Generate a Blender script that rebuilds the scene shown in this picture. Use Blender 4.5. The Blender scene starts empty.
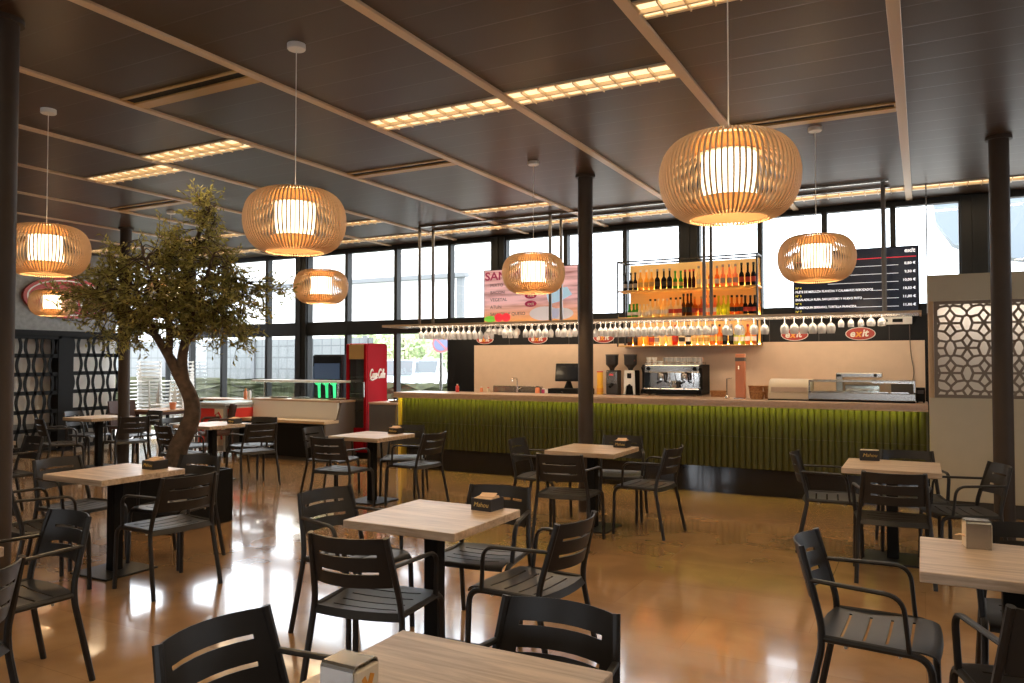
import bpy, bmesh, math, random
from mathutils import Vector, Matrix
R = math.radians
PI = math.pi
sc = bpy.context.scene
col = sc.collection
random.seed(7)

# ------------------------------------------------------------------ camera
CEIL = 3.57
cd = bpy.data.cameras.new('camera')
cd.sensor_width = 36.0
cd.lens = 768.0 / 1024.0 * 36.0
cd.clip_end = 200
cam = bpy.data.objects.new('camera', cd)
col.objects.link(cam)
cam.location = (0, 0, 1.58)
cam.rotation_euler = (R(90 + 1.5), 0, R(28.1))
sc.camera = cam

# ------------------------------------------------------------------ world, exposure, large lights
w = bpy.data.worlds.new('overcast sky')
sc.world = w
w.use_nodes = True
wn = w.node_tree.nodes
wl = w.node_tree.links
bg = wn['Background']
tc = wn.new('ShaderNodeTexCoord')
sep = wn.new('ShaderNodeSeparateXYZ')
ramp = wn.new('ShaderNodeValToRGB')
ramp.color_ramp.elements[0].position = 0.35
ramp.color_ramp.elements[0].color = (0.82, 0.88, 0.95, 1)
ramp.color_ramp.elements[1].position = 0.75
ramp.color_ramp.elements[1].color = (1.0, 0.99, 0.96, 1)
wl.new(tc.outputs['Generated'], sep.inputs[0])
wl.new(sep.outputs['Z'], ramp.inputs[0])
wl.new(ramp.outputs[0], bg.inputs['Color'])
bg.inputs['Strength'].default_value = 7.0
sc.view_settings.view_transform = 'Standard'
sc.view_settings.look = 'None'
sc.view_settings.exposure = 0.0
sc.view_settings.gamma = 1.0
sc.view_settings.use_curve_mapping = False
LAMP_COL = (1.0, 0.66, 0.34)


# ------------------------------------------------------------------ materials
def nodes(m):
    m.use_nodes = True
    return m.node_tree.nodes, m.node_tree.links, m.node_tree.nodes['Principled BSDF']


def mat(name, color, rough=0.5, metal=0.0, spec=0.5, noise=0.0, nscale=8.0, emit=None, estr=0.0, trans=0.0, coat=0.0):
    m = bpy.data.materials.new(name)
    N, L, b = nodes(m)
    b.inputs['Base Color'].default_value = (*color, 1)
    b.inputs['Roughness'].default_value = rough
    b.inputs['Metallic'].default_value = metal
    b.inputs['Specular IOR Level'].default_value = spec
    b.inputs['Transmission Weight'].default_value = trans
    b.inputs['Coat Weight'].default_value = coat
    if emit:
        b.inputs['Emission Color'].default_value = (*emit, 1)
        b.inputs['Emission Strength'].default_value = estr
    if noise:
        t = N.new('ShaderNodeTexCoord')
        n = N.new('ShaderNodeTexNoise')
        n.inputs['Scale'].default_value = nscale
        n.inputs['Detail'].default_value = 5
        r = N.new('ShaderNodeMapRange')
        r.inputs['From Min'].default_value = 0.3
        r.inputs['From Max'].default_value = 0.7
        r.inputs['To Min'].default_value = 1 - noise
        r.inputs['To Max'].default_value = 1 + noise
        mx = N.new('ShaderNodeVectorMath')
        mx.operation = 'SCALE'
        mx.inputs[0].default_value = color
        L.new(t.outputs['Object'], n.inputs['Vector'])
        L.new(n.outputs['Fac'], r.inputs['Value'])
        L.new(r.outputs[0], mx.inputs['Scale'])
        L.new(mx.outputs[0], b.inputs['Base Color'])
    return m


def mat_floor():
    m = bpy.data.materials.new('polished stone floor')
    N, L, b = nodes(m)
    t = N.new('ShaderNodeTexCoord')
    br = N.new('ShaderNodeTexBrick')
    br.offset = 0.5
    br.inputs['Scale'].default_value = 1.0
    br.inputs['Brick Width'].default_value = 1.2
    br.inputs['Row Height'].default_value = 0.6
    br.inputs['Mortar Size'].default_value = 0.002
    br.inputs['Color1'].default_value = (0.45, 0.275, 0.135, 1)
    br.inputs['Color2'].default_value = (0.385, 0.225, 0.103, 1)
    br.inputs['Mortar'].default_value = (0.34, 0.20, 0.095, 1)
    mp = N.new('ShaderNodeMapping')
    mp.inputs['Rotation'].default_value = (0, 0, R(0))
    n = N.new('ShaderNodeTexNoise')
    n.inputs['Scale'].default_value = 2.3
    n.inputs['Detail'].default_value = 5
    n.inputs['Roughness'].default_value = 0.5
    n.inputs['Distortion'].default_value = 0.4
    cr = N.new('ShaderNodeValToRGB')
    e = cr.color_ramp.elements
    e[0].position = 0.3
    e[0].color = (0.80, 0.77, 0.74, 1)
    e[1].position = 0.7
    e[1].color = (1.15, 1.14, 1.12, 1)
    mx = N.new('ShaderNodeMix')
    mx.data_type = 'RGBA'
    mx.blend_type = 'MULTIPLY'
    mx.inputs['Factor'].default_value = 1
    L.new(t.outputs['Object'], mp.inputs[0])
    L.new(mp.outputs[0], br.inputs['Vector'])
    L.new(t.outputs['Object'], n.inputs['Vector'])
    L.new(n.outputs['Fac'], cr.inputs[0])
    L.new(br.outputs['Color'], mx.inputs['A'])
    L.new(cr.outputs[0], mx.inputs['B'])
    L.new(mx.outputs['Result'], b.inputs['Base Color'])
    n2 = N.new('ShaderNodeTexNoise')
    n2.inputs['Scale'].default_value = 5.0
    n2.inputs['Detail'].default_value = 6
    rr = N.new('ShaderNodeMapRange')
    rr.inputs['To Min'].default_value = 0.07
    rr.inputs['To Max'].default_value = 0.20
    L.new(t.outputs['Object'], n2.inputs['Vector'])
    L.new(n2.outputs['Fac'], rr.inputs['Value'])
    L.new(rr.outputs[0], b.inputs['Roughness'])
    bp = N.new('ShaderNodeBump')
    bp.inputs['Strength'].default_value = 0.012
    bp.inputs['Distance'].default_value = 0.02
    n3 = N.new('ShaderNodeTexNoise')
    n3.inputs['Scale'].default_value = 1.8
    L.new(t.outputs['Object'], n3.inputs['Vector'])
    L.new(n3.outputs['Fac'], bp.inputs['Height'])
    L.new(bp.outputs[0], b.inputs['Normal'])
    b.inputs['Specular IOR Level'].default_value = 0.75
    b.inputs['Coat Weight'].default_value = 0.5
    b.inputs['Coat Roughness'].default_value = 0.06
    return m


def mat_ceiling():
    m = bpy.data.materials.new('dark brown metal ceiling planks')
    N, L, b = nodes(m)
    t = N.new('ShaderNodeTexCoord')
    s = N.new('ShaderNodeSeparateXYZ')
    L.new(t.outputs['Object'], s.inputs[0])
    d = N.new('ShaderNodeMath'); d.operation = 'DIVIDE'; d.inputs[1].default_value = 0.3
    L.new(s.outputs['Y'], d.inputs[0])
    f = N.new('ShaderNodeMath'); f.operation = 'FRACT'
    L.new(d.outputs[0], f.inputs[0])
    cr = N.new('ShaderNodeValToRGB')
    e = cr.color_ramp.elements
    e[0].position = 0.0; e[0].color = (0.25, 0.25, 0.25, 1)
    e[1].position = 0.06; e[1].color = (0.35, 0.35, 0.35, 1)
    x = e.new(0.5); x.color = (0.50, 0.50, 0.50, 1)
    x = e.new(0.97); x.color = (0.62, 0.62, 0.62, 1)
    x = e.new(1.0); x.color = (.25, .25, .25, 1)
    L.new(f.outputs[0], cr.inputs[0])
    bp = N.new('ShaderNodeBump')
    bp.inputs['Strength'].default_value = 0.15
    bp.inputs['Distance'].default_value = 0.02
    L.new(cr.outputs[0], bp.inputs['Height'])
    L.new(bp.outputs[0], b.inputs['Normal'])
    b.inputs['Base Color'].default_value = (0.054, 0.027, 0.013, 1)
    b.inputs['Roughness'].default_value = 0.40
    b.inputs['Specular IOR Level'].default_value = 0.5
    return m


def mat_wood(name, c1, c2, scale=1.0, axis=0, rough=0.5):
    m = bpy.data.materials.new(name)
    N, L, b = nodes(m)
    t = N.new('ShaderNodeTexCoord')
    mp = N.new('ShaderNodeMapping')
    sv = [26 * scale] * 3
    sv[axis] = 2.2 * scale
    mp.inputs['Scale'].default_value = sv
    oi = N.new('ShaderNodeObjectInfo')
    mu = N.new('ShaderNodeMath'); mu.operation = 'MULTIPLY'; mu.inputs[1].default_value = 37.0
    L.new(oi.outputs['Random'], mu.inputs[0])
    ad = N.new('ShaderNodeVectorMath'); ad.operation = 'ADD'
    n = N.new('ShaderNodeTexNoise')
    n.inputs['Scale'].default_value = 1.0
    n.inputs['Detail'].default_value = 7
    n.inputs['Roughness'].default_value = 0.65
    n.inputs['Distortion'].default_value = 0.5
    cr = N.new('ShaderNodeValToRGB')
    e = cr.color_ramp.elements
    e[0].position = 0.32; e[0].color = (*c2, 1)
    e[1].position = 0.62; e[1].color = (*c1, 1)
    L.new(t.outputs['Object'], mp.inputs[0])
    L.new(mp.outputs[0], ad.inputs[0])
    L.new(mu.outputs[0], ad.inputs[1])
    L.new(ad.outputs[0], n.inputs['Vector'])
    L.new(n.outputs['Fac'], cr.inputs[0])
    L.new(cr.outputs[0], b.inputs['Base Color'])
    b.inputs['Roughness'].default_value = rough
    return m


def mat_glass(name, tint=(1, 1, 1), gloss=0.08, diffuse=0.0, rough=0.0):
    m = bpy.data.materials.new(name)
    m.use_nodes = True
    N, L = m.node_tree.nodes, m.node_tree.links
    N.remove(N['Principled BSDF'])
    out = N['Material Output']
    tr = N.new('ShaderNodeBsdfTransparent')
    tr.inputs[0].default_value = (*tint, 1)
    gl = N.new('ShaderNodeBsdfGlossy')
    gl.inputs['Roughness'].default_value = rough
    mx = N.new('ShaderNodeMixShader')
    mx.inputs[0].default_value = gloss
    L.new(tr.outputs[0], mx.inputs[1])
    L.new(gl.outputs[0], mx.inputs[2])
    last = mx
    if diffuse:
        df = N.new('ShaderNodeBsdfDiffuse')
        df.inputs[0].default_value = (0.9, 0.9, 0.9, 1)
        tl = N.new('ShaderNodeBsdfTranslucent')
        tl.inputs[0].default_value = (0.9, 0.9, 0.9, 1)
        m1 = N.new('ShaderNodeMixShader')
        L.new(df.outputs[0], m1.inputs[1]); L.new(tl.outputs[0], m1.inputs[2])
        m2 = N.new('ShaderNodeMixShader')
        m2.inputs[0].default_value = diffuse
        L.new(mx.outputs[0], m2.inputs[1]); L.new(m1.outputs[0], m2.inputs[2])
        last = m2
    L.new(last.outputs[0], out.inputs[0])
    return m


def mat_liquid(name, c):
    m = bpy.data.materials.new(name)
    m.use_nodes = True
    N, L = m.node_tree.nodes, m.node_tree.links
    b = N['Principled BSDF']
    b.inputs['Base Color'].default_value = (*c, 1)
    b.inputs['Roughness'].default_value = 0.12
    tl = N.new('ShaderNodeBsdfTranslucent')
    tl.inputs[0].default_value = (*[min(1, v * 1.3) for v in c], 1)
    mx = N.new('ShaderNodeMixShader')
    mx.inputs[0].default_value = 0.6
    L.new(b.outputs[0], mx.inputs[1]); L.new(tl.outputs[0], mx.inputs[2])
    L.new(mx.outputs[0], N['Material Output'].inputs[0])
    return m


M = {}
M['floor'] = mat_floor()
M['ceiling'] = mat_ceiling()
M['table'] = mat_wood('pale oak laminate', (0.66, 0.51, 0.37), (0.36, 0.25, 0.165), 1.0, 0, 0.36)
M['light_wood'] = mat_wood('light beech', (0.62, 0.45, 0.28), (0.50, 0.35, 0.20), 1.0, 0, 0.45)
M['peach_wood'] = mat_wood('peach wood edge', (0.62, 0.44, 0.27), (0.52, 0.36, 0.21), 1.0, 2, 0.5)
M['metal_dark'] = mat('anthracite powder coat', (0.019, 0.017, 0.016), 0.45, 0.0, 0.4, 0.1, 30)
M['postmetal'] = mat('dark bronze post', (0.16, 0.14, 0.12), 0.35, 0.8)
M['black'] = mat('black steel', (0.009, 0.009, 0.009), 0.55, spec=0.15)
M['blackgloss'] = mat('black gloss', (0.01, 0.01, 0.012), 0.12, coat=0.3)
M['column'] = mat('brown grey column paint', (0.052, 0.037, 0.027), 0.55, noise=0.06, spec=.3)
M['frame'] = mat('window frame', (0.012, 0.012, 0.012), 0.5, spec=0.3)
M['strip'] = mat('ceiling profile', (0.66, 0.50, 0.34), 0.4, 0.1)
M['slot'] = mat('dark slot', (0.008, 0.006, 0.005), 0.7)
M['brass'] = mat('bronze profile', (0.55, 0.34, 0.12), 0.4, 0.15)
M['tube_on'] = mat('lit fluorescent', (0.9, 0.8, 0.6), 0.5, emit=(1.0, 0.72, 0.40), estr=1.5)
M['louvre'] = mat('louvre metal', (0.75, 0.62, 0.45), 0.3, 0.5)
M['white'] = mat('white plastic', (0.8, 0.79, 0.76), 0.4)
M['glide'] = mat('pale bumper', (0.7, 0.68, 0.64), 0.5)
M['slat'] = mat_wood('pendant ash slat', (0.82, 0.60, 0.36), (0.74, 0.52, 0.30), 1.0, 2, 0.5)
M['shade'] = mat('lit lamp diffuser', (0.9, 0.85, 0.7), 0.6, emit=(1.0, 0.82, 0.54), estr=4.2)
M['glass'] = mat_glass('clear window glass', (0.97, 0.98, 0.98), 0.05)
M['vitrine'] = mat_glass('vitrine glass', (0.9, 0.93, 0.92), 0.08)
M['stemware'] = mat_glass('stemware', (0.93, 0.93, 0.93), 0.22, 0.27, 0.05)
M['green'] = mat('olive green ribs', (0.052, 0.047, 0.006), 0.5)
M['yellow'] = mat('end panel with yellow glow', (0.75, 0.50, 0.06), 0.5)  # wood edge lit yellow: the glow is put into the colour
M['counter'] = mat('pinkish beige worktop', (0.52, 0.36, 0.25), 0.3, noise=0.08, nscale=30)
M['cream'] = mat('cream splash panel', (0.66, 0.50, 0.36), 0.5, noise=0.03)
M['fascia'] = mat('black fascia', (0.007, 0.007, 0.008), 0.5, spec=0.25)
M['red'] = mat('sign red', (0.42, 0.035, 0.02), 0.4)
M['signwhite'] = mat('sign white', (0.82, 0.78, 0.72), 0.5)
M['orange'] = mat('sign orange', (0.80, 0.33, 0.03), 0.5)
M['steel'] = mat('brushed steel', (0.42, 0.40, 0.37), 0.25, 0.95, noise=0.05, nscale=40)
M['napkin'] = mat('napkin paper', (0.72, 0.50, 0.32), 0.9, noise=0.08, nscale=40)
M['paper'] = mat('cream napkin', (0.78, 0.66, 0.50), 0.9)
M['boxblack'] = mat('black napkin box', (0.018, 0.015, 0.014), 0.5)
M['gold'] = mat('gold print', (0.70, 0.48, 0.12), 0.4)
M['greywall'] = mat('grey plaster', (0.30, 0.30, 0.29), 0.85, noise=0.16, nscale=14)
M['partition'] = mat('cream partition', (0.54, 0.49, 0.37), 0.55, noise=0.02)
M['lattice'] = mat('grey lattice', (0.22, 0.18, 0.145), 0.5)
M['backing'] = mat('white backing', (0.80, 0.76, 0.70), 0.7)
M['plinth'] = mat('dark plinth', (0.05, 0.045, 0.042), 0.5)
M['wallplain'] = mat('warm plain wall', (0.34, 0.29, 0.24), 0.8, noise=0.03)
M['orangeback'] = mat('amber back panel', (0.80, 0.56, 0.24), 0.6)
M['led'] = mat('warm led strip', (1, 0.8, 0.4), 0.5, emit=(1.0, 0.60, 0.17), estr=80.0)
M['ledgreen'] = mat('lime led strip', (0.9, 1, 0.3), 0.5, emit=(0.85, 0.95, 0.12), estr=1.5)
M['cokered'] = mat('fridge red', (0.30, 0.003, 0.007), 0.6, spec=.06)
M['darkgrey'] = mat('graphite panel', (0.075, 0.068, 0.064), 0.5)
M['greybrown'] = mat('taupe panel', (0.13, 0.105, 0.09), 0.55)
M['freezer'] = mat('freezer grey', (0.42, 0.42, 0.41), 0.4)
M['flagred'] = mat('freezer red', (0.68, 0.04, 0.03), 0.4)
M['clawgreen'] = mat('lit green claw', (0.1, 0.9, 0.35), 0.5, emit=(0.05, 0.95, 0.32), estr=1.0)
M['coolled'] = mat('cool fridge light', (0.05, 0.08, 0.14), 0.5, emit=(0.10, 0.2, 0.4), estr=0.12)
M['bark'] = mat('bark', (0.085, 0.055, 0.035), 0.9, noise=0.45, nscale=18)
M['soil'] = mat('soil', (0.03, 0.02, 0.014), 0.95)
M['coral'] = mat('coral beer tower', (0.78, 0.28, 0.13), 0.4)
M['basket'] = mat('wicker basket', (0.42, 0.20, 0.075), 0.8, noise=0.35, nscale=60)
M['wicker'] = mat('brown wicker', (0.062, 0.026, 0.018), 0.6, noise=0.3, nscale=80)
M['terrawood'] = mat_wood('terrace wood', (0.42, 0.25, 0.13), (0.30, 0.17, 0.08), 1.0, 0, 0.5)
M['screenblack'] = mat('screen black', (0.006, 0.007, 0.012), 0.15, emit=(0.10, 0.13, 0.24), estr=0.06)
M['txtwhite'] = mat('screen white', (0.9, 0.9, 0.95), 0.5, emit=(0.9, 0.93, 1.0), estr=0.75)
M['txtyellow'] = mat('screen yellow', (0.9, 0.8, 0.1), 0.5, emit=(0.9, 0.75, 0.08), estr=0.7)
M['txtred'] = mat('screen red', (0.7, 0.03, 0.05), 0.5, emit=(0.7, 0.03, 0.05), estr=0.6)
M['maroon'] = mat('screen maroon', (0.25, 0.01, 0.06), 0.5, emit=(0.22, 0.01, 0.05), estr=0.5)
M['ink'] = mat('screen ink', (0.04, 0.02, 0.03), 0.5)
M['picgreen'] = mat('picture lettuce', (0.15, 0.5, 0.05), 0.5, emit=(0.12, 0.45, 0.04), estr=0.5)
M['picblue'] = mat('picture blue wrap', (0.35, 0.55, 0.75), 0.5, emit=(0.3, 0.5, 0.7), estr=0.5)
M['picgrey'] = mat('picture plate', (0.5, 0.48, 0.52), 0.5, emit=(0.4, 0.38, 0.42), estr=0.5)
M['chrome'] = mat('chrome', (0.7, 0.68, 0.65), 0.12, 1.0)
M['redplastic'] = mat('red plastic', (0.7, 0.06, 0.05), 0.4)
M['crisps'] = mat('yellow tube', (0.85, 0.45, 0.03), 0.4)
M['veneer'] = None
M['breadbox'] = mat('cream box front', (0.72, 0.60, 0.42), 0.4)
M['hedge'] = mat('hedge', (0.035, 0.04, 0.014), 0.9, noise=0.5, nscale=6)
M['treeleaf'] = mat('street tree leaf', (0.50, 0.60, 0.36), 0.8, noise=0.3, nscale=3)
M['ground'] = mat('outdoor paving', (0.32, 0.31, 0.29), 0.9, noise=0.1, nscale=2)
M['lawn'] = mat('lawn', (0.055, 0.06, 0.02), 0.95, noise=0.4, nscale=5)
M['render'] = mat('white render', (0.86, 0.86, 0.85), 0.8, noise=0.03, nscale=1)
M['eave'] = mat('grey eave', (0.16, 0.17, 0.18), 0.6)
M['carpaint'] = mat('silver blue car paint', (0.45, 0.52, 0.60), 0.3, coat=0.5)
M['carwhite'] = mat('white car paint', (0.7, 0.72, 0.74), 0.3, coat=0.5)
M['carglass'] = mat('car glass', (0.05, 0.07, 0.09), 0.1)
M['tyre'] = mat('tyre', (0.02, 0.02, 0.02), 0.8)
M['signblue'] = mat('road sign blue', (0.30, 0.36, 0.62), 0.4)
M['signred'] = mat('road sign red', (0.75, 0.28, 0.32), 0.4)
M['canopyblue'] = mat('blue grey canopy', (0.20, 0.24, 0.28), 0.6)


def mat_fence():
    m = bpy.data.materials.new('translucent grid cladding')
    N, L, b = nodes(m)
    t = N.new('ShaderNodeTexCoord')
    br = N.new('ShaderNodeTexBrick')
    br.offset = 0.0
    br.inputs['Scale'].default_value = 1.0
    br.inputs['Brick Width'].default_value = 0.34
    br.inputs['Row Height'].default_value = 0.34
    br.inputs['Mortar Size'].default_value = 0.018
    br.inputs['Color1'].default_value = (0.20, 0.215, 0.22, 1)
    br.inputs['Color2'].default_value = (0.185, 0.20, 0.205, 1)
    br.inputs['Mortar'].default_value = (0.12, 0.13, 0.135, 1)
    mp = N.new('ShaderNodeMapping')
    mp.inputs['Rotation'].default_value = (R(90), 0, 0)
    L.new(t.outputs['Object'], mp.inputs[0])
    L.new(mp.outputs[0], br.inputs['Vector'])
    L.new(br.outputs['Color'], b.inputs['Base Color'])
    b.inputs['Roughness'].default_value = 0.7
    return m


def mat_leaf():
    m = bpy.data.materials.new('olive leaf')
    N, L, b = nodes(m)
    g = N.new('ShaderNodeNewGeometry')
    cr = N.new('ShaderNodeValToRGB')
    e = cr.color_ramp.elements
    e[0].color = (0.25, 0.23, 0.05, 1)
    e[1].color = (0.50, 0.44, 0.13, 1)
    L.new(g.outputs['Random Per Island'], cr.inputs[0])
    L.new(cr.outputs[0], b.inputs['Base Color'])
    b.inputs['Roughness'].default_value = 0.5
    tl = N.new('ShaderNodeBsdfTranslucent')
    L.new(cr.outputs[0], tl.inputs[0])
    mx = N.new('ShaderNodeMixShader')
    mx.inputs[0].default_value = 0.35
    L.new(b.outputs[0], mx.inputs[1]); L.new(tl.outputs[0], mx.inputs[2])
    L.new(mx.outputs[0], N['Material Output'].inputs[0])
    return m


def mat_board():
    m = bpy.data.materials.new('pink plank picture')
    N, L, b = nodes(m)
    t = N.new('ShaderNodeTexCoord')
    mp = N.new('ShaderNodeMapping')
    mp.inputs['Scale'].default_value = (1.2, 1, 14)
    n = N.new('ShaderNodeTexNoise')
    n.inputs['Scale'].default_value = 1.0
    n.inputs['Detail'].default_value = 4
    cr = N.new('ShaderNodeValToRGB')
    e = cr.color_ramp.elements
    e[0].position = 0.3; e[0].color = (0.22, 0.10, 0.10, 1)
    e[1].position = 0.6; e[1].color = (0.58, 0.36, 0.38, 1)
    s = N.new('ShaderNodeSeparateXYZ')
    r2 = N.new('ShaderNodeMapRange')
    r2.inputs['From Min'].default_value = -0.40
    r2.inputs['From Max'].default_value = -0.1
    mx = N.new('ShaderNodeMix'); mx.data_type = 'RGBA'
    mx.inputs['A'].default_value = (0.55, 0.25, 0.09, 1)
    mx2 = N.new('ShaderNodeMix'); mx2.data_type = 'RGBA'; mx2.blend_type = 'MIX'
    L.new(t.outputs['Object'], mp.inputs[0]); L.new(mp.outputs[0], n.inputs['Vector'])
    L.new(n.outputs['Fac'], cr.inputs[0])
    L.new(t.outputs['Object'], s.inputs[0]); L.new(s.outputs['Z'], r2.inputs['Value'])
    L.new(r2.outputs[0], mx.inputs['Factor'])
    L.new(cr.outputs[0], mx.inputs['B'])
    L.new(mx.outputs['Result'], b.inputs['Base Color'])
    L.new(mx.outputs['Result'], b.inputs['Emission Color'])
    b.inputs['Emission Strength'].default_value = 0.75
    b.inputs['Roughness'].default_value = 0.2
    return m


M['veneer'] = mat_liquid('lamp veneer', (.72, .50, .30))
M['fence'] = mat_fence()
M['leaf'] = mat_leaf()
M['board'] = mat_board()


# ------------------------------------------------------------------ mesh helpers
class MB:
    def __init__(s):
        s.v = []; s.f = []

    def add(s, vs, fs):
        o = len(s.v)
        s.v += [tuple(v) for v in vs]
        s.f += [tuple(i + o for i in f) for f in fs]
        return s

    def box(s, c, d, bev=0.0, rz=0.0, rx=0.0, seg=1):
        bm = bmesh.new()
        bmesh.ops.create_cube(bm, size=1)
        bmesh.ops.scale(bm, vec=d, verts=bm.verts)
        if bev:
            bmesh.ops.bevel(bm, geom=bm.edges[:], offset=bev, segments=seg, affect='EDGES', profile=0.5)
        mt = Matrix.Translation(c) @ Matrix.Rotation(rz, 4, 'Z') @ Matrix.Rotation(rx, 4, 'X')
        bm.verts.index_update()
        s.add([mt @ v.co for v in bm.verts], [[v.index for v in f.verts] for f in bm.faces])
        bm.free()
        return s

    def b2(s, a, b, bev=0.0):
        return s.box([(a[i] + b[i]) / 2 for i in range(3)], [abs(b[i] - a[i]) for i in range(3)], bev)

    def tube(s, pts, r, n=8, flat=None, caps=True):
        P = [Vector(p) for p in pts]
        k = len(P)
        rs = r if isinstance(r, (list, tuple)) else [r] * k
        T = []
        for i in range(k):
            t = (P[min(i + 1, k - 1)] - P[max(i - 1, 0)])
            T.append(t.normalized() if t.length > 1e-9 else Vector((0, 0, 1)))
        u = T[0].cross(Vector((0, 0, 1)))
        if u.length < 0.05:
            u = T[0].cross(Vector((0, 1, 0)))
        u.normalize()
        vs = []
        for i in range(k):
            u = (u - T[i] * u.dot(T[i])).normalized()
            w_ = T[i].cross(u)
            fl = flat if flat else 1.0
            for j in range(n):
                a = 2 * PI * j / n
                vs.append(P[i] + u * (math.cos(a) * rs[i]) + w_ * (math.sin(a) * rs[i] * fl))
        fs = []
        for i in range(k - 1):
            for j in range(n):
                fs.append((i * n + j, i * n + (j + 1) % n, (i + 1) * n + (j + 1) % n, (i + 1) * n + j))
        if caps:
            fs.append(tuple(range(n - 1, -1, -1)))
            fs.append(tuple((k - 1) * n + j for j in range(n)))
        return s.add(vs, fs)

    def lathe(s, prof, n=16, c=(0, 0, 0), caps=True):
        vs = []
        for (r, z) in prof:
            for j in range(n):
                a = 2 * PI * j / n
                vs.append((c[0] + r * math.cos(a), c[1] + r * math.sin(a), c[2] + z))
        fs = []
        k = len(prof)
        for i in range(k - 1):
            for j in range(n):
                fs.append((i * n + j, i * n + (j + 1) % n, (i + 1) * n + (j + 1) % n, (i + 1) * n + j))
        if caps:
            fs.append(tuple(range(n - 1, -1, -1)))
            fs.append(tuple((k - 1) * n + j for j in range(n)))
        return s.add(vs, fs)

    def prism(s, poly, axis, a, b):
        def P(p, t):
            if axis == 'x': return (t, p[0], p[1])
            if axis == 'y': return (p[0], t, p[1])
            return (p[0], p[1], t)
        n = len(poly)
        vs = [P(p, a) for p in poly] + [P(p, b) for p in poly]
        fs = [tuple(range(n)), tuple(range(2 * n - 1, n - 1, -1))]
        for i in range(n):
            j = (i + 1) % n
            fs.append((i, i + n, j + n, j))
        return s.add(vs, fs)

    def grid(s, fn, us, vs_, hole=None, th=0.0):
        bm = bmesh.new()
        V = [[bm.verts.new(fn(u, v)) for u in us] for v in vs_]
        for j in range(len(vs_) - 1):
            for i in range(len(us) - 1):
                um, vm = (us[i] + us[i + 1]) / 2, (vs_[j] + vs_[j + 1]) / 2
                if hole and hole(um, vm):
                    continue
                bm.faces.new((V[j][i], V[j][i + 1], V[j + 1][i + 1], V[j + 1][i]))
        for v in [v for v in bm.verts if not v.link_faces]:
            bm.verts.remove(v)
        bm.normal_update()
        if th:
            bmesh.ops.solidify(bm, geom=bm.faces[:], thickness=th)
        bm.verts.index_update()
        s.add([v.co for v in bm.verts], [[v.index for v in f.verts] for f in bm.faces])
        bm.free()
        return s

    def build(s, name, m, parent=None, loc=None, rot=None, smooth=35, fixn=True):
        me = bpy.data.meshes.new(name)
        me.from_pydata(s.v, [], s.f)
        if fixn:
            bm = bmesh.new(); bm.from_mesh(me)
            bmesh.ops.recalc_face_normals(bm, faces=bm.faces[:])
            bm.to_mesh(me); bm.free()
        if m is not None:
            me.materials.append(M[m] if isinstance(m, str) else m)
        if smooth:
            me.polygons.foreach_set('use_smooth', [True] * len(me.polygons))
            me.set_sharp_from_angle(angle=R(smooth))
        me.update()
        o = bpy.data.objects.new(name, me)
        col.objects.link(o)
        if parent: o.parent = parent
        if loc is not None: o.location = loc
        if rot is not None: o.rotation_euler = rot
        return o


def fillet(pts, r, k=5):
    P = [Vector(p) for p in pts]
    out = [P[0]]
    for i in range(1, len(P) - 1):
        a, b, c = P[i - 1], P[i], P[i + 1]
        d1, d2 = (a - b), (c - b)
        rr = min(r, d1.length * 0.48, d2.length * 0.48)
        s_, e_ = b + d1.normalized() * rr, b + d2.normalized() * rr
        for j in range(k + 1):
            t = j / k
            out.append((1 - t) ** 2 * s_ + 2 * t * (1 - t) * b + t * t * e_)
    out.append(P[-1])
    return out


def spline(pts, k=6):
    P = [Vector(p) for p in pts]
    out = []
    for i in range(len(P) - 1):
        p0, p1, p2, p3 = P[max(i - 1, 0)], P[i], P[i + 1], P[min(i + 2, len(P) - 1)]
        for j in range(k):
            t = j / k
            out.append(0.5 * ((2 * p1) + (p2 - p0) * t + (2 * p0 - 5 * p1 + 4 * p2 - p3) * t * t + (3 * p1 - p0 - 3 * p2 + p3) * t ** 3))
    out.append(P[-1])
    return out


def tag(o, label=None, cat=None, group=None, kind=None):
    if label: o['label'] = label
    if cat: o['category'] = cat
    if group: o['group'] = group
    if kind: o['kind'] = kind
    return o


def empty(name, loc=(0, 0, 0), rz=0.0, label=None, cat=None, group=None):
    o = bpy.data.objects.new(name, None)
    o.empty_display_size = 0.1
    col.objects.link(o)
    o.location = loc
    o.rotation_euler = (0, 0, rz)
    return tag(o, label, cat, group)


def copy_tree(o, parent=None):
    c = o.copy()
    col.objects.link(c)
    if parent:
        c.parent = parent
    for ch in list(o.children):
        copy_tree(ch, c)
    return c


def text(body, size, loc, rot, m, parent, name='lettering', ext=0.001, align='LEFT', shear=0.0, bold=0.0, sx=1.0):
    cu = bpy.data.curves.new(name, 'FONT')
    cu.body = body
    cu.size = size
    cu.extrude = ext
    cu.align_x = align
    cu.align_y = 'CENTER'
    cu.shear = shear
    cu.offset = bold
    cu.resolution_u = 3
    cu.materials.append(M[m])
    t_ = bpy.data.objects.new(name, cu)
    col.objects.link(t_)
    me = bpy.data.meshes.new_from_object(t_)
    bpy.data.objects.remove(t_)
    bpy.data.curves.remove(cu)
    if not me.materials: me.materials.append(M[m])
    o = bpy.data.objects.new(name, me)
    col.objects.link(o)
    if parent: o.parent = parent
    o.location = loc
    o.rotation_euler = rot
    o.scale = (sx, 1, 1)
    return o


def struct(o):
    o['kind'] = 'structure'
    return o


FACE_Y = (R(90), 0, 0)          # reads from -Y
FACE_X = (R(90), 0, R(90))      # reads from +X

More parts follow.
